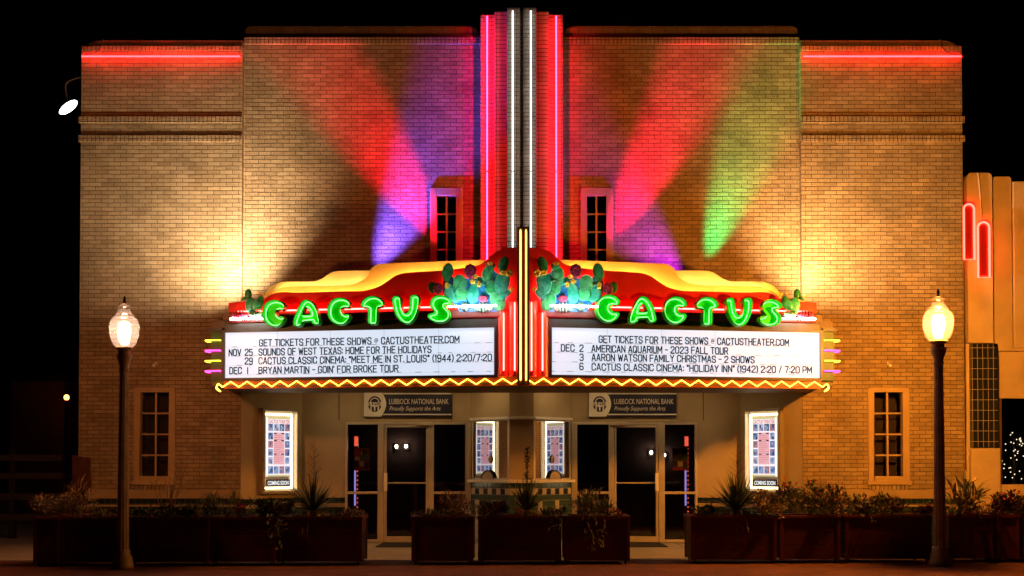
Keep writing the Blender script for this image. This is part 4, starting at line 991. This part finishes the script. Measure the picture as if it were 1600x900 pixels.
# ------------------------------------------------------------------ things in the lobby and at the doors
for s in (-1, 1):
    side = 'left' if s < 0 else 'right'
    Y = DD+.03; x0, x1 = sorted((sx(Xp(554, Y), s), sx(Xp(578, Y), s))); z0, z1 = Zp(735, Y), Zp(700, Y)
    q = MB(); q.box(x0, x1, Y, Y+.006, z0, z1, 0)
    q2 = random.Random(5)
    for k in range(9):
        a = x0+(x1-x0)*q2.uniform(0, .7); c = z0+(z1-z0)*q2.uniform(0, .7); q.box(a, min(x1, a+.09), Y-.002-.0005*k, Y-.001-.0005*k, c, min(z1, c+.12), 1+k % 3)
    tag(q.build('lobby_poster', [mat('flyer_red', (.35, .03, .03), .5), mat('flyer_cream', (.6, .5, .38), .5), mat('flyer_green', (.10, .2, .1), .5), mat('flyer_black', (.05, .04, .04), .5)]),
        'small red show flyer taped inside the sidelight glass %s' % ('left of the left door' if s < 0 else 'right of the right door'), 'flyer', 'flyers in the sidelights')
    Y = DD+.25; xx = sx(Xp(556.5, Y), s); t = thing('light_column', 'slim column of red and violet lights glowing inside the lobby behind the %s sidelight' % ('leftmost' if s < 0 else 'rightmost'), 'light column', (xx, Y, 0), 'lobby light columns')
    q = MB(); q.box(xx-.045, xx+.045, Y, Y+.05, 0.007, Zp(680, Y)); q.build('column', MAROON, t)
    q = MB(); q.box(xx-.03, xx+.0, Y-.01, Y-.001, Zp(790, Y), Zp(735, Y)); q.build('violet_panel', emit('violet_panel', (.32, .26, .8), .7), t)
    q = MB()
    for k in range(17): q.box(xx+.02, xx+.038, Y-.015, Y-.001, Zp(800-7*k, Y), Zp(800-7*k, Y)+.016)
    q.build('bulb_row', emit('red_bulbs', (1, .12, .05), 1.3), t)
    q = MB(); q.box(xx-.03, xx+.038, Y-.012, Y-.001, Zp(697, Y), Zp(682, Y)); q.build('top_light', emit('red_glow', (1, .12, .06), .7), t)
    x0, x1 = sorted((sx(Xp(596, 20.6), s), sx(Xp(668, 20.6), s)))
    q = MB(); q.prism([(x0, 19.75, .002), (x1, 19.75, .002), (x1-.02, 20.75, .002), (x0+.02, 20.75, .002)], (0, 0, .014))
    tag(q.build('doormat', mat('black_rubber', (.02, .02, .018), .8, .2, 30, .3), bevel=.004), 'dark ribbed doormat in front of the %s glass door' % side, 'doormat', 'doormats')
for k, (px, py) in enumerate(((619.5, 697.5), (634.5, 697), (1017.5, 707), (1038, 711))):  # lamps added to light the lobby, placed at white reflections in the glass
    p = W(px, py, 24.9); lab = ('left', 'right')[k % 2]; door = 'left' if k < 2 else 'right'
    t = thing('lobby_fill_lamp', 'small white lamp added to light the lobby behind the %s glass door, the %s of its pair' % (door, lab), 'added lamp', p, 'added lobby lamps')
    q = MB(); q.box(p.x-.05, p.x+.05, 24.93, 24.995, p.z-.08, p.z+.04); q.build('bracket', DARK, t, bevel=.005)
    q = MB(); q.ell((p.x, 24.88, p.z), (.026, 0, 0), (0, .026, 0), (0, 0, .036), 10, 6); q.build('lamp_shade', bpy.data.materials.get('fill_lamp_glow') or emit('fill_lamp_glow', (1, .85, .65), 40), t, True)
t = thing('lobby_counter', 'dark wooden concession counter inside the lobby behind the glass doors', 'counter', (XC, 23.4, 0))
q = MB(); q.box(XC-3.4, XC+3.4, 23.1, 23.7, .007, 1.0); q.build('counter_front', mat('counter_wood', (.16, .07, .035), .4, .3, 4), t, bevel=.01)
q = MB(); q.box(XC-3.45, XC+3.45, 23.02, 23.75, 1.001, 1.06); q.build('counter_top', mat('counter_stone', (.3, .24, .18), .25, .2, 6), t, bevel=.008)
# black bin behind the red flowers
t = thing('trash_can', 'round black trash can by the right poster case', 'trash can', (Xp(1243, 19.0), 19.0, 0))
q = MB(); c = (Xp(1243, 19.0), 19.0, 0); q.lathe([(.12, 0), (.14, .04), (.15, .92), (.155, .94)], c, 20); q.build('bin', DARK, t, True)
q = MB(); q.lathe([(.165, .94), (.165, .98), (.12, 1.03), (.03, 1.05)], c, 20); q.build('lid', DARK, t, True)
# small wall cameras
for px, py, lab in ((245, 568, 'small white security camera on the brick above the left wing window'), (1388, 568, 'small white security camera on the brick above the right wing window')):
    p = W(px, py, DF); t = thing('security_camera', lab, 'camera', p, 'wall cameras')
    q = MB(); q.box(p.x-.025, p.x+.025, DF-.03, DF-.001, p.z-.03, p.z+.03); q.build('bracket', WHITEP, t, bevel=.005)
    q = MB(); q.tube([(p.x, DF-.03, p.z), (p.x-.01, DF-.14, p.z-.05)], .025, 8); q.build('barrel', WHITEP, t)
# gooseneck lamp on the side wall
XLw = XC-HW
t = thing('barn_light', 'gooseneck lamp with bright white disc on the outer side of the left wing', 'wall lamp', (XLw, 20.25, Zp(123, 20.25)))
Yb = 20.3; p0 = W(122, 123, Yb); p0.x = XLw
hd_ = W(107, 168, Yb)
q = MB(); q.tube(smoothpath([p0, p0+Vector((-.12, 0, .03)), Vector((hd_.x-.04, Yb, p0.z-.08)), Vector((hd_.x-.03, Yb, hd_.z+.18)), Vector((hd_.x-.01, Yb, hd_.z+.06))], 5), .014, 6); q.build('gooseneck', ALU, t, True)
dn = Vector((.42, -.42, -.95)).normalized(); dn = Vector((.62, .05, -.76)).normalized()
u = dn.cross(Vector((0, 1, 0))).normalized(); v = dn.cross(u); n = 20
ring = lambda r, a: [hd_+dn*a+(u*math.cos(k*2*math.pi/n)+v*math.sin(k*2*math.pi/n))*r for k in range(n)]
q = MB(); rr = [ring(.04, -.14), ring(.10, -.10), ring(.2, .0), ring(.195, .0), ring(.09, -.08)]
q.add([x for r_ in rr for x in r_], [(i*n+k, i*n+(k+1) % n, (i+1)*n+(k+1) % n, (i+1)*n+k) for i in range(4) for k in range(n)]+[tuple(range(n))]); q.build('shade', DARK, t, True)
q = MB(); q.add(ring(.192, -.004), [tuple(range(n))]); q.build('lens', emit('white_lens', (.86, .90, 1), 6), t)

# ------------------------------------------------------------------ planters
PLANT = mat('maroon_wood', (.07, .0055, .008), .55, .3, 5, .12)
PLANT2 = mat('maroon_wood_trim', (.085, .007, .010), .5, .3, 5)
SOIL = mat('soil', (.03, .02, .014), .95, .4, 12, .5)
def pD(px): return 16.12+(px-60)/1340*.62
planters = []
def planter(px0, px1, label, end_on=False):
    pm = (px0+px1)/2; D = pD(pm); w_ = (px1-px0)/F*D; x = (pm-800)/F*D; dep = 1.25 if end_on else .62
    H = .70
    r = thing('planter', label, 'planter', (x, D+dep/2, 0), 'maroon planters along the kerb')
    x0, x1, y0, y1 = x-w_/2, x+w_/2, D, D+dep
    b = MB()
    nb = 3; zz = [.055+(H-.04-.055)*k/nb for k in range(nb+1)]
    for k in range(nb):
        b.box(x0+.02, x1-.02, y0+.012, y0+.035, zz[k]+.003, zz[k+1]-.003); b.box(x0+.02, x1-.02, y1-.035, y1-.012, zz[k]+.003, zz[k+1]-.003)
        b.box(x0+.012, x0+.0345, y0+.0355, y1-.0355, zz[k]+.003, zz[k+1]-.003); b.box(x1-.0345, x1-.012, y0+.0355, y1-.0355, zz[k]+.003, zz[k+1]-.003)
    b.box(x0+.036, x1-.036, y0+.036, y1-.036, .06, .09)
    b.build('boards', PLANT, r, bevel=.003)
    for (xa, ya) in ((x0, y0), (x1-.05, y0), (x0, y1-.05), (x1-.05, y1-.05)):
        b = MB(); b.box(xa+.0, xa+.05, ya, ya+.05, .05, H-.041); b.build('corner_post', PLANT2, r, bevel=.003)
    b = MB(); t_ = .07
    b.box(x0-.012, x1+.012, y0-.012, y0+t_, H-.04, H); b.box(x0-.012, x1+.012, y1-t_, y1+.012, H-.04, H); b.box(x0-.012, x0+t_, y0+t_+.001, y1-t_-.001, H-.04, H); b.box(x1-t_, x1+.012, y0+t_+.001, y1-t_-.001, H-.04, H)
    b.build('rim', PLANT2, r, bevel=.004)
    b = MB(); b.box(x0+.04, x1-.04, y0+.04, y1-.04, H-.09, H-.055); b.build('soil', SOIL, r)
    for xa in (x0+.06, x1-.06):
        for ya in (y0+.06, y1-.06):
            c = MB(); c.tube([(xa-.014, ya, .024), (xa+.014, ya, .024)], .023, 10); c.box(xa-.02, xa+.02, ya-.012, ya+.012, .045, .06); c.build('caster', DARK, r)
    planters.append((px0, px1, D, dep))
for a in ((53, 93.5, 'narrow end-on maroon planter at the far left under the silvery bush', True), (97, 185, 'maroon planter behind the pole of the pink street lamp', False), (203, 328, 'long maroon planter with bare twigs and orange flowers under the left wing window', False),
          (331, 430, 'maroon planter with a single magenta flower below the left poster case', False), (436, 566, 'maroon planter holding the yucca left of the doors', False), (643, 740, 'maroon planter with an orange-brown bush in front of the left glass door', False),
          (747, 877, 'maroon planter in front of the ticket booth holding a spiky yucca', False), (881, 984, 'maroon planter with trailing vine and red bloom in front of the right glass door', False), (1079, 1213, 'maroon planter holding the yucca with a branching stalk right of the doors', False),
          (1218, 1312, 'maroon planter with the tall red-flowered bush near the trash can', False), (1320, 1455, 'maroon planter with a row of red cyclamens left of the yellow street lamp', False), (1482, 1551, 'maroon planter with sword-like leaves right of the yellow street lamp', False),
          (1556, 1592, 'narrow end-on maroon planter below the mauve bush at the right', True), (1595, 1680, 'maroon planter cut off by the right edge of the view', False)): planter(*a)

# ------------------------------------------------------------------ plants
G1 = leafmat('leaf_green', (.09, .11, .03)); G2 = leafmat('leaf_dark', (.05, .075, .028)); G3 = leafmat('leaf_silver', (.36, .31, .23)); G4 = leafmat('leaf_brown', (.19, .10, .045)); G5 = leafmat('leaf_dry', (.34, .24, .13)); G6 = leafmat('leaf_mauve', (.18, .06, .07))
FR = leafmat('petal_red', (.5, .02, .03), .3); FO = leafmat('petal_orange', (.5, .16, .03), .3); FY = leafmat('petal_yellow', (.55, .35, .04), .3); FM = leafmat('petal_magenta', (.45, .02, .12), .3); FW = leafmat('petal_white', (.6, .5, .4), .2); TWIG = mat('twig_bark', (.2, .13, .08), .8, .3, 20)
def pbase(px, back=.3):
    for (a, b, D, dep) in planters:
        if a-4 <= px <= b+4: D2 = D+min(back, dep-.1); return Vector(((px-800)/F*D2, D2, .645))
    D2 = pD(px)+back; return Vector(((px-800)/F*D2, D2, .645))
def leaf(mb, p, d, L, w_, m=0, bend=.25):
    d = Vector(d).normalized(); s = d.cross(Vector((random.uniform(-.3, .3), random.uniform(-.3, .3), 1)))
    if s.length < .05: s = d.orthogonal()
    s.normalize(); nrm = s.cross(d).normalized()
    a = p; b = p+d*L*.5+nrm*L*bend*.3; c = p+d*L-nrm*L*bend*.2
    mb.add([a-s*w_*.2, a+s*w_*.2, b+s*w_*.5, b-s*w_*.5, c], [(0, 1, 2, 3), (3, 2, 4)], m)
def bush(px, wpx, hpx, label, cat='plant', n=420, lf=(.06, .022), mats=(G1, G2), flowers=None, back=.28, droop=0, group=None, name='bush', base=None):
    p = base or pbase(px, back); s = p.y/F; rx, rz = wpx/2*s*1.12, (hpx+4)*s; n = int(n*2.6); lf = (lf[0]*1.25, lf[1]*1.35)
    r = thing(name, label, cat, p, group); mb = MB()
    for k in range(7):
        a = random.uniform(0, 6.28); q = Vector((math.cos(a)*rx*.7, math.sin(a)*.16, rz*random.uniform(.5, .85)))
        mb.tube([p, p+q*.5+Vector((0, 0, rz*.1)), p+q], .006, 5, m=len(mats), r2=.002)
    # a handful of clumps so that the outline is uneven
    cl = [(Vector((random.uniform(-.8, .8)*rx, random.uniform(-.2, .2), rz*random.uniform(.25, .75))), random.uniform(.3, .55)) for _ in range(9)]
    for k in range(n):
        c, rr = random.choice(cl); q = Vector((random.gauss(0, 1), random.gauss(0, 1), random.gauss(0, 1))).normalized()*random.random()**.4
        pos = p+c+Vector((q.x*rx*rr, q.y*.2, q.z*rz*rr*.8)); pos.z = max(pos.z, p.z+.0 if not droop else p.z-.5)
        d = Vector((q.x, q.y-.2, q.z*.6+.35)); d += Vector((random.uniform(-.5, .5), random.uniform(-.5, .5), random.uniform(-.4, .4)))
        sc_ = random.uniform(.5, 1.25); leaf(mb, pos, d, lf[0]*sc_, lf[1]*sc_, random.randrange(len(mats)))
    for k in range(int(droop*160)):
        a = random.uniform(-.8, .8)*rx; z = random.uniform(-droop, .05); pos = Vector((p.x+a*(1-abs(z)/droop*.5), p.y-back-.03-random.uniform(0, .05), .70+z))
        leaf(mb, pos, (random.uniform(-.4, .4), random.uniform(-.6, 0), random.uniform(-1, .2)), lf[0], lf[1], random.randrange(len(mats)))
    mb.build('foliage', list(mats)+[TWIG], r)
    if flowers:
        fm, cnt, fs = flowers; f = MB()
        for k in range(cnt):
            c, rr = random.choice(cl); pos = p+c+Vector((random.uniform(-.7, .7)*rx*rr, -.12+random.uniform(-.1, .05), rz*(rr*.7+random.uniform(0, .2))))
            for j in range(6):
                a = j*1.047+random.random(); leaf(f, pos, (math.cos(a), -.5, math.sin(a)), fs, fs*.8)
        f.build('flowers', fm, r)
    return r
def yucca(px, rpx, label, n=120, stalk=None, back=.28, dead=30, mats=(G2, G1)):
    p = pbase(px, back); s = p.y/F; L = rpx*s*1.3; n = int(n*1.4); r = thing('yucca', label, 'plant', p, 'yuccas in the planters'); mb = MB()
    mb.lathe([(.05, -.02), (.045, .10), (.02, .16)], p, 8, m=1)
    c = p+Vector((0, 0, .13))
    for k in range(n):
        a = random.uniform(0, 6.28); e = math.asin(random.uniform(-.15, 1)); l = L*random.uniform(.75, 1.08)
        d = Vector((math.cos(a)*math.cos(e), math.sin(a)*math.cos(e)*.8, math.sin(e))); s_ = d.cross(Vector((0, 0, 1)));
        if s_.length < .05: s_ = Vector((1, 0, 0))
        s_.normalize(); w_ = .017; b0 = c+d*.03; tip = c+d*l-Vector((0, 0, .04*l*math.cos(e))); mid = c+d*l*.45
        mb.add([b0-s_*w_*.7, b0+s_*w_*.7, mid+s_*w_, mid-s_*w_, tip], [(0, 1, 2, 3), (3, 2, 4)], 0 if random.random() < .65 else 1)
    mb.build('leaves', list(mats), r)
    if dead:
        mb = MB()
        for k in range(dead):
            a = random.uniform(3.3, 6.1); l = L*random.uniform(.5, .95); d = Vector((math.cos(a), math.sin(a), 0)); s_ = Vector((-d.y, d.x, 0))
            b0 = c+d*.03; m1 = c+d*l*.42+Vector((0, 0, .0)); t_ = c+d*l*.6+Vector((0, 0, -l*.7)); w_ = .011
            mb.add([b0-s_*w_, b0+s_*w_, m1+s_*w_, m1-s_*w_, t_], [(0, 1, 2, 3), (3, 2, 4)])
        mb.build('dead_leaves', G5, r)
    if stalk:
        hp, leafy = stalk; mb = MB(); top = Vector((p.x+.02, p.y, p.z+hp*s)); mb.tube([c, (c+top)/2+Vector((.01, 0, 0)), top], .009, 5, r2=.003)
        for k in range(26):
            t_ = random.uniform(.35, .97); q = c+(top-c)*t_; a = random.uniform(0, 6.28); l = .16*(1.1-t_)+.03
            if leafy:
                for j in range(5): leaf(mb, q, (math.cos(a+j), math.sin(a+j), random.uniform(-.2, .9)), .08, .03)
            else: mb.tube([q, q+Vector((math.cos(a)*l, math.sin(a)*l, l*.7))], .003, 4)
        mb.build('flower_stalk', G2 if leafy else TWIG, r)
def twigs(px, hpx, wpx, label, n=7, back=.25):
    p = pbase(px, back); s = p.y/F; r = MB()
    for k in range(n):
        a = random.uniform(-1, 1); top = p+Vector((a*wpx/2*s, random.uniform(-.1, .1), hpx*s*random.uniform(.6, 1))); m_ = (p+top)/2+Vector((random.uniform(-.05, .05), 0, random.uniform(0, .06)))
        P = smoothpath([p+Vector((a*.05, 0, -.02)), m_, top], 4); r.tube(P, .008, 5, r2=.003)
        for j in range(3):
            b = P[random.randrange(3, len(P))]; r.tube([b, b+Vector((random.uniform(-.12, .12), random.uniform(-.05, .05), random.uniform(.04, .16)))], .004, 4, r2=.002)
    o = r.build('dry_twigs', TWIG); tag(o, label, 'plant'); return o
bush(100, 72, 38, 'silvery shrub spilling over the narrow planter at the far left', n=650, lf=(.05, .014), mats=(G3, G3, G5), name='shrub')
yucca_like = bush(127, 26, 52, 'upright dry grass tuft behind the silvery shrub', n=130, lf=(.14, .012), mats=(G5, G4), name='grass_tuft', back=.4)
bush(160, 50, 14, 'low brown ground plant left of the pink street lamp', n=160, mats=(G4, G1), lf=(.045, .018), name='low_plant')
bush(225, 46, 12, 'low creeping greenery just right of the pink street lamp', n=150, mats=(G1, G2), lf=(.04, .018), name='low_plant')
twigs(262, 92, 70, 'bare brown twigs rising in front of the left wing window', 9)
bush(270, 62, 20, 'leafy pansies with orange blooms under the bare twigs', n=260, flowers=(FO, 10, .03), name='pansies')
bush(310, 40, 18, 'yellow and green flower clump at the end of the long planter', n=160, flowers=(FY, 8, .025), name='pansies')
bush(348, 56, 34, 'feathery green bush with thin yellow flowers', n=420, lf=(.07, .010), flowers=(FY, 7, .028), name='feathery_bush')
bush(380, 18, 18, 'single magenta bloom in the planter below the left poster case', n=40, flowers=(FM, 9, .035), name='flower')
bush(412, 44, 28, 'dark mounded bush left of the first yucca', n=320, mats=(G2, G2, G1), name='bush')
bush(442, 36, 22, 'round grey-green plant drooping over the gap left of the first yucca', n=330, mats=(G3, G1, G1), droop=.42, name='trailing_plant')
yucca(489, 50, 'yucca with one dry stalk and hanging dead leaves left of the doors', 130, (128, False), dead=36)
bush(545, 40, 14, 'low reddish ground cover right of the first yucca', n=180, mats=(G4, G4, G1), lf=(.04, .018), name='low_plant')
bush(716, 42, 34, 'orange-brown bush at the right end of the planter before the left door', n=380, mats=(G4, G4, G5), lf=(.05, .012), name='bush')
bush(682, 60, 10, 'low mossy ground cover with a yellow flower before the left door', n=240, mats=(G1, G2), lf=(.04, .014), flowers=(FY, 3, .025), name='low_plant')
bush(771, 46, 26, 'reddish leafy bush left of the booth yucca', n=340, mats=(G4, G6, G2), lf=(.055, .022), name='bush')
yucca(822, 46, 'thin-leaved yucca with dark leafy stalk in front of the ticket booth', 90, (112, True), dead=16)
bush(862, 40, 12, 'low trailing greenery right of the booth yucca', n=160, mats=(G4, G2), lf=(.045, .02), droop=.2, name='trailing_plant')
bush(926, 54, 36, 'bushy grey-green plant with a vine hanging down the planter', n=430, mats=(G1, G3, G1), lf=(.07, .014), droop=.45, name='trailing_plant')
bush(955, 24, 14, 'bright red bloom beside the hanging vine', n=40, flowers=(FR, 8, .035), mats=(G2,), name='flower')
bush(1100, 40, 16, 'low green plant at the left end of the planter right of the doors', n=180, mats=(G1, G2), name='low_plant')
yucca(1150, 52, 'full green yucca with a tall branching stalk beside the right poster case', 160, (138, False), dead=26)
bush(1196, 42, 34, 'pale silvery leafed plant right of the third yucca', n=330, mats=(G3, G3, G4), lf=(.06, .022), name='shrub')
bush(1262, 88, 52, 'large dark bush dotted with small red flowers near the trash can', n=800, mats=(G2, G1, G4), lf=(.05, .02), flowers=(FR, 34, .02), name='flowering_bush')
bush(1305, 36, 40, 'upright red-stemmed bush between two planters right of the doors', n=240, mats=(G6, G4), lf=(.045, .016), flowers=(FR, 10, .018), name='flowering_bush', back=.4)
bush(1362, 74, 30, 'wide olive green bush spilling over the planter below the right wing window', n=520, mats=(G1, G1, G5), droop=.08, name='bush')
twigs(1383, 40, 26, 'small bare twig above the olive bush', 5)
bush(1425, 64, 16, 'row of red cyclamens at the foot of the yellow street lamp', n=200, mats=(G2, G6), flowers=(FR, 16, .026), name='cyclamens')
bush(1508, 46, 42, 'sword-leaved plant just right of the yellow street lamp', n=70, lf=(.26, .03), mats=(G1, G5), name='sword_plant')
bush(1530, 36, 18, 'low pale ground plant beside the sword-leaved plant', n=200, mats=(G3, G4), lf=(.04, .016), name='low_plant')
bush(1563, 60, 36, 'rounded mauve bush with magenta flowers below the plaster pillar', n=520, mats=(G6, G2, G4), lf=(.05, .024), flowers=(FM, 14, .024), name='flowering_bush')
bush(1602, 40, 22, 'brown-green plant cut off by the right edge of the view', n=220, mats=(G4, G1), name='bush')

# ------------------------------------------------------------------ neighbour on the right
nb = thing('plaster_building', 'orange plaster shop building with wavy parapet and two red neon loops, right of the theater', 'building', (9.5, 20.3, 0))
DN = 20.25; nx0 = XC+HW+.02
def nX(px): return Xp(px, DN, 500)
q = MB(); zl = Zp(545, DN)
def pilaster(a, b, ytop, dep, zb, r=.08):
    x0, x1 = max(nx0, nX(a)), nX(b); zt2 = Zp(ytop, DN); pts = []
    for (cx, sg) in ((x0, -1), (x1, 1)):
        for k in range(6):
            t = math.pi/2*k/5; t = t if sg < 0 else math.pi/2-t
            pts.append(Vector((cx-sg*r+sg*r*math.cos(t if sg > 0 else t), DN-dep, zt2-r+r*math.sin(t))))
    pts = [Vector((x0, DN-dep, zb))]+sorted(pts[:6], key=lambda p: p.z)+sorted(pts[6:], key=lambda p: -p.z)+[Vector((x1, DN-dep, zb))]
    m = MB(); m.prism(pts, (0, dep+1.5, 0)); m.build('pilaster', PLAST, nb, bevel=.02)
pilaster(1508, 1547, 273, .14, Zp(537, DN)); pilaster(1551.5, 1580, 277, .05, zl+.002, .05)
q.box(nX(1547), 16.5, DN+.0, DN+6, zl, Zp(283, DN)); q.box(nx0, nX(1553), DN+.03, DN+6, 0, Zp(537, DN)); q.build('wall', PLAST, nb)
q = MB(); q.box(nX(1582), nX(1640), DN-.06, DN-.002, zl+.002, Zp(284, DN)); q.build('pilaster', PLAST, nb, bevel=.02)
q = MB(); q.box(nX(1558), 16.5, DN-.09, DN-.001, Zp(549, DN), zl-.0); q.build('ledge', PLAST, nb, bevel=.01)
q = MB(); q.box(nX(1561), 16.5, DN+.05, DN+.2, Zp(622, DN), Zp(549, DN)-.002); q.build('shop_header', PLAST, nb)
q = MB(); q.box(nX(1515), nX(1557), DN-.05, DN+.029, Zp(699.5, DN), Zp(537, DN)-.003); q.build('tile_panel', BLKT, nb)
q = MB(); q.box(nX(1513), nX(1559), DN-.07, DN+.029, 0.0, Zp(700, DN)-.003); q.build('pillar_foot', PLAST, nb, bevel=.012)
q = MB(); q.box(nX(1561), 16.5, DN+.0, DN+.2, Zp(778, DN), Zp(757, DN)); q.build('shop_sill', PLAST, nb, bevel=.01)
q = MB(); q.box(nX(1561), 16.5, DN+.06, DN+.2, 0, Zp(778, DN)-.002); q.build('shop_base', DARK, nb)
q = MB(); q.box(nX(1560), nX(1564.5), DN+.02, DN+.14, Zp(757, DN)+.002, Zp(622, DN)-.002); sfm = q.build('shop_window', BRONZE, nb)
q = MB(); q.box(nX(1564.5), 16.5, DN+.08, DN+.09, Zp(757, DN)+.002, Zp(622, DN)-.002); q.build('glass', PANE, sfm)
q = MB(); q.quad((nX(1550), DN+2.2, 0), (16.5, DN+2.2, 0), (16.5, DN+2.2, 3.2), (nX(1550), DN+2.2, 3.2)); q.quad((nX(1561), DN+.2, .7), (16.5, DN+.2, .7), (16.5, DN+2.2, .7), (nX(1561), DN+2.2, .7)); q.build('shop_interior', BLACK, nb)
for (a, b, y0, y1) in ((1508, 1524.5, 319, 405.5), (1530, 1548, 347, 433.5)):
    Y = DN-.21; x0, x1 = Xp(a, Y), Xp(b, Y); z0, z1 = Zp(y1, Y), Zp(y0, Y); r = (x1-x0)/2
    pts = [(x0, Y, z0), (x1, Y, z0)]+[((x0+x1)/2+r*math.cos(t), Y, z1-r+r*math.sin(t)) for t in [math.pi*k/10 for k in range(11)]]
    m = MB(); m.tube(pts, .018, 6, closed=True); no = m.build('neon_loop', emit('loop_neon', (1, .02, .013), 14) if 'loop_neon' not in bpy.data.materials else bpy.data.materials['loop_neon'], nb, True)
    m = MB(); i = .03; pp = [Vector(((p[0]-(x0+x1)/2)*.72+(x0+x1)/2, Y+.02, (p[2]-(z0+z1)/2)*.93+(z0+z1)/2)) for p in pts]; m.prism(pp, (0, .03, 0)); m.build('dark_insert', MAROON, no)
q = MB(); xx = nX(1524); q.tube([(xx, DN-.17, Zp(274, DN)), (xx+.03, DN-.17, Zp(300, DN)), (xx+.06, DN-.16, Zp(345, DN))], .016, 6); q.build('conduit', ALU, nb)
# christmas tree in the shop window
tx0 = Vector((Xp(1583, 21.2), 21.2, .70)); t = thing('christmas_tree', 'dark Christmas tree with tiny white lights in the shop window at the right edge', 'christmas tree', tx0)
m = MB(); m.tube([tx0, tx0+Vz*1.25], .03, 7, r2=.01)
Ht = Zp(672, 21.2)-.70; m.build('trunk', TWIG, t); m = MB(); lb_ = MB()
for k in range(900):
    h = random.random()**1.2; rr = .5*(1-h)*random.uniform(.3, 1)+.02; a = random.uniform(0, 6.28)
    p = tx0+Vector((math.cos(a)*rr, math.sin(a)*rr, .08+h*(Ht-.1))); leaf(m, p, (math.cos(a), math.sin(a), -.1+random.uniform(-.3, .3)), .11, .025, k % 2)
for k in range(80):
    h = random.random()**1.1; rr = .6*(1-h)+.05; a = random.uniform(3.2, 6.2); lb_.ell(tx0+Vector((math.cos(a)*rr, math.sin(a)*rr, .1+h*(Ht-.12))), (.012, 0, 0), (0, .012, 0), (0, 0, .012), 6, 4)
m.build('crown', [G2, G2], t); lb_.build('string_lights', emit('fairy_lights', (1, .80, .52), 1.6), t)
# ------------------------------------------------------------------ dark things on the left
t = thing('sign_board', 'dark reddish board on a post at the left corner of the theater', 'board', (Xp(127, 19.2), 19.2, 0))
q = MB(); a = W(111, 711, 19.2); b = W(144, 768, 19.2); q.prism([(a.x, 19.25, b.z+.03), (b.x, 19.15, b.z), (b.x-.02, 19.15, a.z-.05), (a.x, 19.25, a.z)], (0, .06, 0)); q.build('board', mat('board_wood', (.09, .03, .02), .6, .3, 6), t, bevel=.006)
q = MB(); q.box(Xp(128, 19.2)-.03, Xp(128, 19.2)+.03, 19.27, 19.32, 0, a.z-.1); q.build('post', DARK, t)
fb = thing('warehouse', 'dim flat-roofed building far behind on the left', 'building', (-19, 46, 0))
q = MB(); A = W(18, 588, 46); B = W(100, 596, 46); q.box(A.x, B.x, 46, 56, 0, B.z); q.build('wall', mat('far_wall', (.20, .16, .13), .8, .2, .5), fb)
q = MB(); q.box(A.x-.2, B.x+.2, 45.9, 56, B.z, B.z+.3); q.build('roof', DARK, fb)
p = W(104, 621, 44); t = thing('yard_lamp', 'tiny glowing orange yard lamp far off left of the theater', 'lamp', (p.x, p.y, 0))
q = MB(); q.tube([(p.x, p.y, 0), (p.x, p.y, p.z-.05)], .05, 6); q.build('pole', DARK, t)
q = MB(); q.ell(p, (.10, 0, 0), (0, .10, 0), (0, 0, .11), 10, 6); q.build('globe', emit('far_orange', (1, .17, .03), 9), t)
t = thing('rail_fence', 'dark rail fence standing in the shadows at the left edge', 'fence', (-9.6, 22, 0))
for z in (.35, .75, 1.15, 1.5):
    q = MB(); q.box(-13.5, -8.2, 22, 22.05, z, z+.12); q.build('rail', mat('fence_wood', (.05, .035, .03), .8, .3, 5), t)
for x in (-13, -11.2, -9.75, -8.4):
    q = MB(); q.box(x, x+.12, 22.055, 22.15, 0, 1.75); q.build('post', DARK, t)
